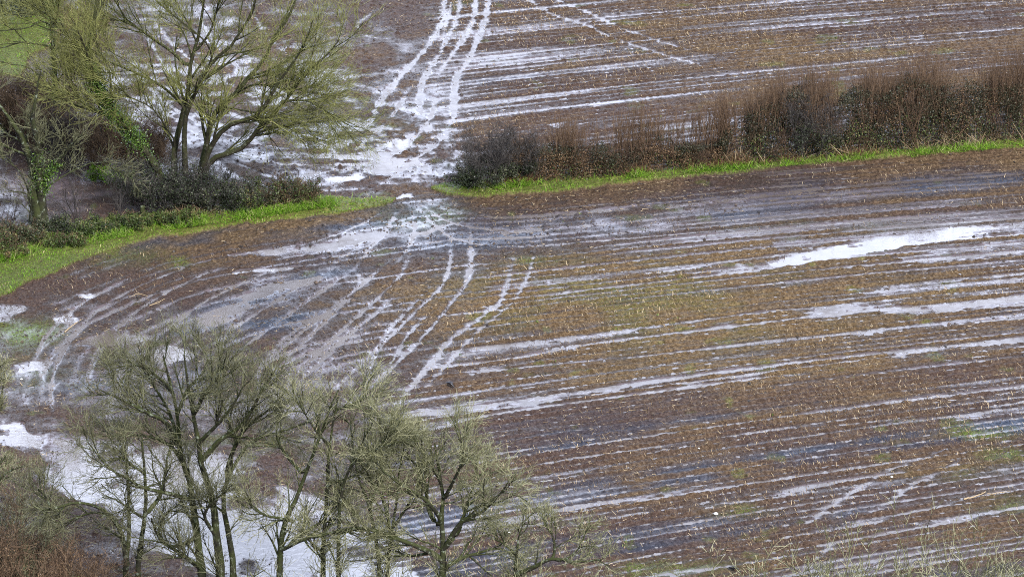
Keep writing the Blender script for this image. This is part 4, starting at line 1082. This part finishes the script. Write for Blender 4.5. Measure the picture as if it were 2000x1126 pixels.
bush('thorn_bush', 'dark purple-grey thorn bush at the gateway end of the right hedge', 'bush', (946, 368), 1.35, 1.2, 3.7, M_TWIG_D, 34, 8, 6, M_EVER, 5200, .055, (0, .42), K3=1, spread=.42, group='thorn bushes in the right hedge')
bush('thorn_bush', 'second dark thorn bush along the right hedge, beside the first brown shoots', 'bush', (1008, 360), 1.3, 1.1, 3.7, M_TWIG_D, 26, 8, 6, M_EVER, 3600, .055, (0, .38), K3=2, spread=.36, group='thorn bushes in the right hedge')
bush('thorn_bush', 'dark grey leafless bush swelling out of the tall right hedge', 'bush', (1570, 312), 1.7, 1.2, 4.6, M_TWIG_D, 34, 8, 6, M_EVER, 2500, .055, (0, .5), K3=1, spread=.42, group='thorn bushes in the right hedge')
bush('green_bush', 'small rounded dark green bush at the very end of the right hedge', 'bush', (912, 371), .8, .8, 1.5, M_TWIG_D, 18, 6, 5, M_EVER, 3600, .055, (0, 1.2), spread=.5)
fronds('dead_bracken', 'rusty dead bracken and stems at the foot of the right hedge', 'bracken', [(900, 368), (1060, 359), (1200, 349), (1400, 331), (1600, 315), (1760, 302)], 5200, .25, .9, M_BRACKEN, lean=.6)
fronds('dead_bracken', 'pale dead stalks slanting in front of the tall right hedge', 'bracken', [(1400, 330), (1600, 313), (1800, 297), (2000, 281), (2250, 257)], 1500, .5, 1.7, M_STRAW, lean=.45)
fronds('rough_grass', 'long yellowish grass fringing the right hedge', 'grass', [(880, 376), (1060, 366), (1200, 355), (1400, 338), (1600, 321), (1800, 306), (2000, 289), (2250, 262)], 9000, .2, .6, M_GRASS, lean=.5)

# --- left bank: brambles, ivy heaps and thickets under the trees
LB = 'brambles along the left bank'
for lab, p, rx, h, tw, lf, nl, ns in [
    ('broad dark bush heaped round the feet of the big leaning stems', (315, 412), 2.9, 3.7, M_TWIG_D, M_EVER, 9000, 60),
    ('dark tangled bush against the right side of the big tree stems', (410, 414), 2.2, 3.0, M_TWIG_D, M_EVER, 6500, 46),
    ('low dark bramble heap right of the big tree, beside the cut branches', (475, 414), 1.7, 2.1, M_TWIG_D, M_BRAMBLE, 4200, 30),
    ('brown-stemmed bramble mound at the gateway end of the left bank', (580, 402), 1.5, 1.9, M_TWIG_B, M_BRAMBLE, 3000, 36),
    ('dark brown twiggy heap behind the cut branches', (525, 404), 1.5, 1.8, M_TWIG_B, M_EVER, 2600, 36),
    ('dark green bramble strip overhanging the wide left part of the verge', (120, 482), 2.6, .6, M_TWIG_B, M_BRAMBLE, 3200, 60),
    ('low green bramble bank at the left edge above the verge', (0, 506), 2.8, .7, M_TWIG_B, M_BRAMBLE, 3200, 70),
    ('low green bramble clump in front of the dark bush, on the verge', (345, 441), 1.8, .9, M_TWIG_B, M_BRAMBLE, 4200, 24),
    ('green bramble clump left of the big tree, above the bright verge', (250, 450), 1.9, 1.0, M_TWIG_B, M_BRAMBLE, 4500, 24),
    ('green ivy mound between the short trunk and the dark bush', (175, 462), 1.9, 1.1, M_TWIG_D, M_BRAMBLE, 4500, 24),
    ('dark ivy mound at the foot of the short thick trunk', (105, 464), 1.5, 1.2, M_TWIG_D, M_EVER, 4200, 24),
    ('dark bramble mass at the left edge below the short trunk', (30, 482), 1.9, 1.5, M_TWIG_B, M_EVER, 5200, 34),
    ('brown bramble tangle at the extreme left of the verge', (-15, 500), 1.8, 1.8, M_TWIG_B, M_BRAMBLE, 3000, 34),
]:
    bush('bramble_bush', lab, 'bush', p, rx, 1.1, h, tw, ns, 7, 5, lf, nl, .055, (0, .85), group=LB, spread=.75, K3=1)
for lab, p, h in [('thin upright sapling between the short trunk and the dark bush', (152, 440), 3.4), ('leaning forked sapling just left of the dark bush', (232, 430), 3.6), ('wispy brown sapling at the far left of the bank', (12, 470), 3.0)]:
    bush('sapling', lab, 'sapling', p, .35, .35, h, M_TWIG_D, 5, 8, 5, spread=.45, r=.035, group='saplings on the left bank')
TK = 'scrub thickets beyond the left bank'
for lab, p, rx, h, tw in [
    ('grey-brown thicket behind the leaning ivy stem', (225, 335), 2.6, 4.6, M_TWIG_B),
    ('grey thicket between the short trunk and the leaning stem', (160, 325), 2.4, 4.6, M_TWIG_D),
    ('brown thicket right behind the leaning stem, nearer the big tree', (285, 340), 1.7, 3.2, M_TWIG_B),
    ('brown thicket behind the crown of the short trunk', (95, 300), 2.6, 4.2, M_TWIG_H),
    ('purplish thicket below the green pasture corner', (60, 262), 2.6, 3.8, M_TWIG_B),
    ('russet brush below the slim dark trunk', (120, 235), 2.4, 3.4, M_TWIG_H),
    ('brown brush at the left edge under the pasture', (5, 262), 2.4, 3.8, M_TWIG_B),
    ('low russet brush at the top beside the slim dark trunk', (165, 70), 2.0, 2.2, M_TWIG_H)]:
    bush('scrub_bush', lab, 'bush', p, rx, 1.8, h, tw, 46, 9, 6, spread=.6, K3=2, group=TK, up=.2)
for lab, p, rx, h in [('dark leafy wood edge in the top left corner', (20, 36), 3.0, 3.4), ('dark green tree foot above the pasture, right of the corner', (78, 12), 2.2, 3.0), ('dark leafy mass cut by the left edge at the top', (-60, 48), 2.6, 3.6)]:
    bush('evergreen_bush', lab, 'bush', p, rx, 1.6, h, M_TWIG_D, 36, 7, 5, M_EVER, 7000, .07, (0, 1.2), spread=.7, group='dark bushes in the top left corner')
bush('green_shrub', 'low green shrub in the gap beneath the leaning stem', 'bush', (215, 352), 2.2, .9, .9, M_TWIG_A, 20, 6, 5, M_GRASS, 4200, .05, (0, 1.2), spread=.9)
bush('green_shrub', 'small green shrub half hidden by the short trunk crown', 'bush', (30, 255), 1.2, .9, 1.0, M_TWIG_A, 16, 6, 5, M_GRASS, 1800, .06, (0, 1.2), spread=.9)

# --- foreground thicket and the shrub tops along the lower edge
FT = 'thicket in the lower left corner'
for lab, p, rx, h, tw, lf, nl in [
    ('large brown bramble thicket filling the lower left corner', (70, 1290), 3.0, 6.2, M_TWIG_H, M_BROWNLEAF, 7000),
    ('brown thicket at the very left of the bottom edge', (-40, 1250), 2.6, 7.0, M_TWIG_H, M_BROWNLEAF, 5000),
    ('brown thicket right of the corner, beneath the arching bough', (165, 1300), 2.0, 4.8, M_TWIG_H, M_BROWNLEAF, 3500),
    ('grey-green bush rising out of the brown corner thicket', (45, 1280), 1.6, 5.2, M_TWIG_F, M_BRAMBLE, 700),
    ('olive brush above the corner thicket at the left edge', (-15, 1190), 1.8, 6.6, M_TWIG_P, M_BRAMBLE, 500)]:
    bush('bramble_thicket', lab, 'bush', p, rx, 1.4, h, tw, 60, 9, 6, lf, nl, .05, (.2, 1.1), group=FT, K3=2, spread=.5, up=.1)
bush('sapling', 'small forked bare sapling standing before the flooded corner', 'sapling', (110, 1215), .3, .3, 5.2, M_TWIG_F, 4, 8, 6, K3=2, spread=.22, r=.05)
SH = 'shrub tops along the bottom edge'
for lab, p, rx, h, tw in [
    ('sparse yellowish shrub top at the bottom, beside the second crow', (1395, 1300), 1.6, 5.6, M_TWIG_P),
    ('thin shrub top at the bottom with two taller pale shoots', (1520, 1300), 1.6, 6.0, M_TWIG_P),
    ('pale twiggy shrub at the bottom with the tall whitish shoot', (1610, 1290), 1.5, 6.6, M_TWIG_P),
    ('low pale shrub filling the bottom edge, between two taller ones', (1710, 1300), 1.8, 6.0, M_TWIG_P),
    ('tallest shrub at the bottom right, forked with upright shoots', (1850, 1290), 1.5, 7.4, M_TWIG_P),
    ('yellow-green shrub top near the bottom right corner', (1965, 1300), 1.2, 6.6, M_TWIG_P),
    ('pale shrub top cut by the bottom right corner', (2030, 1310), 1.4, 6.4, M_TWIG_P),
    ('low wispy shrub at the bottom left of the shrub row', (1270, 1320), 1.6, 4.9, M_TWIG_P),
    ('wispy pale shrub at the bottom edge under the long-boughed tree', (1120, 1310), 1.5, 5.0, M_TWIG_P),
    ('pale bush at the bottom under the round-crowned tree', (950, 1320), 1.8, 5.6, M_TWIG_P),
    ('pale bush at the bottom between the middle and round-crowned trees', (760, 1320), 1.8, 5.6, M_TWIG_P),
    ('pale bush low at the bottom below the middle tree', (610, 1320), 2.0, 5.8, M_TWIG_P),
    ('grey-green bush at the bottom below the tallest foreground tree', (450, 1330), 1.8, 5.4, M_TWIG_F)]:
    bush('hedge_shrub', lab, 'shrub', p, rx, 1.0, h * 1.0, tw, 15, 7, 4, spread=.42, group=SH, K3=1, up=.16, r=.032, twig_r=.0125)

# --- cut branches thrown on the brush heap
bx, by, _ = G(505, 405)
root = empty('brush_pile', (float(bx), float(by), .1)); tag(root, 'heap of pale cut branches on the left bank beside the gateway', 'brush pile')
for (x0, y0, x1, y1, dy) in [(498, 415, 452, 372, -.2), (500, 418, 486, 352, 0), (508, 408, 478, 365, .2), (560, 408, 516, 376, -.3), (566, 402, 520, 380, 0), (590, 405, 540, 372, .2), (548, 398, 498, 385, .3), (600, 372, 578, 346, .3), (515, 410, 530, 385, .1), (610, 380, 590, 350, .1)]:
    Yc = float(by) + dy
    a = limb_pts([(x0, y0), ((x0 + x1) / 2 + 2, (y0 + y1) / 2 - 2), (x1, y1, .4)], Yc, 8)
    C, Rc = spawn(a[None], np.full((1, 8), .03), 6, (.3, .8), (.3, .8), .1, .08, 4, rmin=.008)
    v, f = joinm([tubes(a[None], np.linspace(.03, .012, 8)[None], 6), tubes(C, Rc, 3)])
    mesh_np('cut_branch', v - np.array(root.location), f, M_STRAW, parent=root, attrs={'rnd': np.full(len(v), rng.uniform(.45, .8))})
fronds('dock_stems', 'dark red dock stems standing at the end of the left bank', 'dock', [(596, 388), (625, 384)], 160, .5, 1.3, M_TWIG_B, off_y=(-.3, .3), lean=.12)
fronds('rough_grass', 'pale long grass and dead stems above the left verge', 'grass', [(-100, 535), (0, 510), (150, 476), (300, 452), (450, 430), (600, 408), (700, 398)], 12000, .2, .6, M_GRASS, off_y=(-.8, .6), lean=.5)
fronds('rough_grass', 'dead buff stalks scattered on the left bank', 'grass', [(-100, 500), (0, 476), (150, 455), (300, 436), (450, 414), (620, 396)], 1500, .3, 1.0, M_STRAW, off_y=(-.8, .8), lean=.6)
# ------------------------------------------------------------------ crows, stones, fallen stalks
m, nt, b = newmat('crow_feathers'); N = NB(nt)
N.L(N.ramp(N.noise(30, 2, .5), [(.3, (.006, .006, .010)), (.7, (.016, .016, .026))]), b.inputs['Base Color']); b.inputs['Roughness'].default_value = .42
M_CROW = m
m, nt, b = newmat('crow_horn'); N = NB(nt)
N.L(N.ramp(N.noise(30, 2, .5), [(.3, (.010, .010, .011)), (.7, (.022, .021, .022))]), b.inputs['Base Color']); b.inputs['Roughness'].default_value = .35
M_HORN = m

def loft(rings, sides=14):
    """closed body through (x, z, half width, half height) sections"""
    v = []; ph = np.arange(sides) / sides * 2 * math.pi
    for x, z, w, h in rings:
        v.append(np.stack([np.full(sides, x), np.cos(ph) * w, z + np.sin(ph) * h], -1))
    n = len(rings); v = np.concatenate(v)
    k = np.arange(sides); k2 = (k + 1) % sides
    q = np.concatenate([np.stack([k + i * sides, k2 + i * sides, k2 + (i + 1) * sides, k + (i + 1) * sides], -1) for i in range(n - 1)])
    v = np.vstack([v, [[rings[0][0], 0, rings[0][1]]], [[rings[-1][0], 0, rings[-1][1]]]])
    c0, c1 = n * sides, n * sides + 1
    t = np.concatenate([np.stack([k2, k, k * 0 + c0], -1), np.stack([k + (n - 1) * sides, k2 + (n - 1) * sides, k * 0 + c1], -1)])
    return v, [q, t]

def crow(px, py, label, heading, feeding):
    x, y, _ = G(px, py); z = max(float(sample(Z, px, py)), .0)
    root = empty('crow', (float(x), float(y), z)); tag(root, label, 'crow', 'crows feeding on the stubble')
    dn = feeding
    body = [(-.25, .20, .004, .004), (-.235, .205, .024, .008), (-.15, .215, .030, .012), (-.10, .215, .045, .035), (-.05, .21, .068, .062), (.02, .205, .078, .075), (.08, .20 - dn * .2, .068, .064), (.115, .205 - dn * .55, .048, .048),
            (.140, .215 - dn * .95, .036, .038), (.165, .222 - dn * 1.25, .036, .038), (.187, .222 - dn * 1.5, .026, .026), (.197, .220 - dn * 1.6, .010, .010)]
    v, f = loft(body); mesh_np('body', v, f, M_CROW, parent=root)
    v, f = loft([(.188, .220 - dn * 1.5, .011, .013), (.215, .214 - dn * 1.85, .008, .010), (.245, .203 - dn * 2.2, .002, .003)], 8); mesh_np('beak', v, f, M_HORN, parent=root)
    for s in (-1, 1):
        w = [(-.26, .195, .004, .006), (-.19, .205, .010, .022), (-.08, .215, .014, .045), (.02, .215, .014, .050), (.075, .205, .006, .025)]
        v, f = loft(w, 10); v[:, 1] = v[:, 1] + s * (.062 - np.abs(v[:, 0] + .0) * .16); mesh_np('wing', v, f, M_CROW, parent=root)
        lp = [np.array([[.0, s * .035, .16], [.005, s * .036, .11], [-.012, s * .036, .055], [.002, s * .036, .008]])]
        parts = [tubes(lp[0][None], np.array([[.016, .009, .005, .005]]), 6)]
        for ax, ay in ((.045, .0), (.038, .022), (.038, -.022), (-.03, 0)):
            parts.append(tubes(np.array([[[.002, s * .036, .008], [.002 + ax * .6, s * .036 + ay * .6, .008], [.002 + ax, s * .036 + ay, .003]]]), np.array([[.004, .0035, .0015]]), 5))
        v, f = joinm(parts); mesh_np('leg', v, f, M_HORN, parent=root)
    root.rotation_euler = (0, 0, heading); root.scale = (1.25, 1.25, 1.25)
    return root
crow(880, 757, 'crow with lowered head on the stubble in the middle of the near field', math.radians(-35), .105)
crow(1432, 1117, 'crow low at the bottom edge behind the pale shrub twigs', math.radians(150), .03)

m, nt, b = newmat('white_stone'); N = NB(nt)
N.L(N.ramp(N.noise(14, 3, .6), [(.3, (.50, .50, .49)), (.7, (.82, .82, .81))]), b.inputs['Base Color']); b.inputs['Roughness'].default_value = .6
M_STONE = m
def stone(px, py, s, label):
    import bmesh
    bm = bmesh.new(); bmesh.ops.create_icosphere(bm, subdivisions=2, radius=s)
    for v in bm.verts:
        q = v.co; k_ = 1 + .35 * float(vnoise(np.array([q.x / s * 1.3 + px]), np.array([q.y / s * 1.3 + q.z / s]), 5)[0]) * 2
        v.co = Vector((q.x * k_ * 1.3, q.y * k_, q.z * k_ * .75))
    me = bpy.data.meshes.new('stone'); bm.to_mesh(me); bm.free(); me.materials.append(M_STONE)
    o = bpy.data.objects.new('stone', me); COL.objects.link(o)
    x, y, _ = G(px, py); o.location = (float(x), float(y), max(float(sample(Z, px, py)), 0) + s * .4)
    tag(o, label, 'stone', 'white stones on the soil')
from mathutils import Vector
for px, py, s, lab in [(1398, 1008, .085, 'largest white stone, on a wet furrow in the lower right'), (1742, 935, .065, 'white stone beside the crossing wheel tracks at the lower right'), (1365, 879, .05, 'small white stone in the dark stubble right of centre'),
                       (42, 742, .06, 'white stone at the left edge, by the muddy corner water'), (1320, 781, .05, 'tiny pale stone below the long flooded furrow'), (386, 676, .05, 'tiny white stone right of the bright corner puddle'), (995, 1042, .05, 'tiny white stone beside the round-crowned tree')]:
    stone(px, py, s, lab)

def stalk(pts, lab, r=.03):
    P = []
    for px, py in pts:
        x, y, _ = G(px, py); P.append((float(x), float(y), max(float(sample(Z, px, py)), 0) + .05))
    P = resample(P, 12); P[:, 2] += rng.normal(0, .012, 12)
    off = P[0].copy()
    v, f = tubes(P[None], (np.linspace(r, r * .5, 12) * (1 + .15 * rng.random(12)))[None], 7)
    C, Rc = spawn(P[None], np.full((1, 12), r * .5), 5, (.15, .4), (.2, .5), .02, .1, 4, rmin=.008)
    v2, f2 = tubes(C, Rc, 4)
    v, f = joinm([(v, f), (v2, f2)])
    o = mesh_np('fallen_stalk', v - off, f, M_STRAW, attrs={'rnd': np.full(len(v), .78)}); o.location = off
    tag(o, lab, 'stalk', 'fallen stalks on the soil')
for pts, lab, r in [([(1882, 976), (1905, 970), (1925, 963)], 'thick yellow fallen stalk at the lower right', .04), ([(1928, 966), (1948, 963), (1968, 961)], 'thin yellow fallen stalk just right of the thick one', .025),
                    ([(126, 649), (142, 637), (158, 626)], 'buff fallen stalk by the small left puddle', .03), ([(288, 580), (270, 576), (252, 583)], 'short pale fallen stalk near the left verge', .02),
                    ([(292, 600), (310, 592), (322, 586)], 'pale fallen stalk among the muddy furrows on the left', .025)]:
    stalk(pts, lab, r)
# a mooring of rotten wood: the stump left of the dark bush
x, y, _ = G(279, 428)
P = np.array([[0, 0, -.1], [.01, 0, .4], [.0, .02, .6], [.03, .01, .8]], float)
v, f = tubes(P[None], np.array([[.20, .16, .145, .13]]), 10)
top = np.array([[30, 31, 32, 33, 34, 35, 36, 37, 38, 39]])
o = mesh_np('tree_stump', v + rng.normal(0, .008, v.shape), [f, top], M_BARK_F); o.location = (float(x), float(y), .1)
tag(o, 'short dark broken stump left of the dark bush under the big tree', 'stump')
SUN_E, CL0, CL1, BANK, EXPO = 4.6, 6.5, 11.5, 56.0, 0.58
# ------------------------------------------------------------------ camera, light, sky
cam = bpy.data.cameras.new('camera'); cam.sensor_width = 36; cam.lens = 36 * FP / 2000; cam.clip_end = 20000; cam.clip_start = 1
co = bpy.data.objects.new('camera', cam); COL.objects.link(co)
co.location = (0, 0, CH); co.rotation_euler = (math.radians(90) - TH, 0, 0)
S.camera = co
SUN_EL, SUN_AZ = math.radians(38), math.radians(150)   # azimuth clockwise from +Y: behind the camera, to the right
sl = bpy.data.lights.new('sun', 'SUN'); sl.energy = SUN_E; sl.angle = math.radians(10); sl.color = (1, .96, .90)
so = bpy.data.objects.new('sun', sl); COL.objects.link(so)
from mathutils import Vector
sd = Vector((math.sin(SUN_AZ) * math.cos(SUN_EL), math.cos(SUN_AZ) * math.cos(SUN_EL), math.sin(SUN_EL)))
so.rotation_euler = sd.to_track_quat('Z', 'Y').to_euler(); so.location = (0, 0, 150)
wd = bpy.data.worlds.new('World'); S.world = wd; wd.use_nodes = True
nt = wd.node_tree; nt.nodes.clear(); N = NB(nt)
sky = N.n('ShaderNodeTexSky', sky_type='NISHITA'); sky.sun_disc = False
sky.sun_elevation = SUN_EL; sky.sun_rotation = SUN_AZ
gen = N.n('ShaderNodeTexCoord').outputs['Generated']
sep = N.n('ShaderNodeSeparateXYZ'); N.L(gen, sep.inputs[0])
# a cloud bank: brightest low over the far side of the field, broken and greyer overhead
n = N.noise(2.6, 5, .6, gen)
low = N.math('MULTIPLY', N.mapr(sep.outputs[2], .12, .30, .55, 1), N.mapr(sep.outputs[2], .45, .64, 1, 0))
ahead = N.mapr(sep.outputs[1], .2, .85, 0, 1)
bank = N.math('MULTIPLY', low, ahead)
cl = N.ramp(n, [(.35, (CL0 * .62, CL0 * .76, CL0)), (.65, (CL1 * .82, CL1 * .89, CL1))])
n2 = N.noise(9, 3, .55, gen)
bank = N.math('MULTIPLY', bank, N.mapr(n2, .36, .56, .68, 1))
cl = N.mix(bank, cl, (BANK * .71, BANK * .79, BANK))
col = N.mix(N.math('MAXIMUM', N.mapr(n, .38, .58, .35, 1), bank), sky.outputs[0], cl)
bg = N.n('ShaderNodeBackground'); bg.inputs[1].default_value = 0.1; N.L(col, bg.inputs[0])
ow = N.n('ShaderNodeOutputWorld'); N.L(bg.outputs[0], ow.inputs[0])
S.cycles.filter_width = 1.0; S.cycles.use_denoising = False
vs = S.view_settings; vs.view_transform = 'Standard'; vs.look = 'None'; vs.gamma = 1; vs.exposure = EXPO
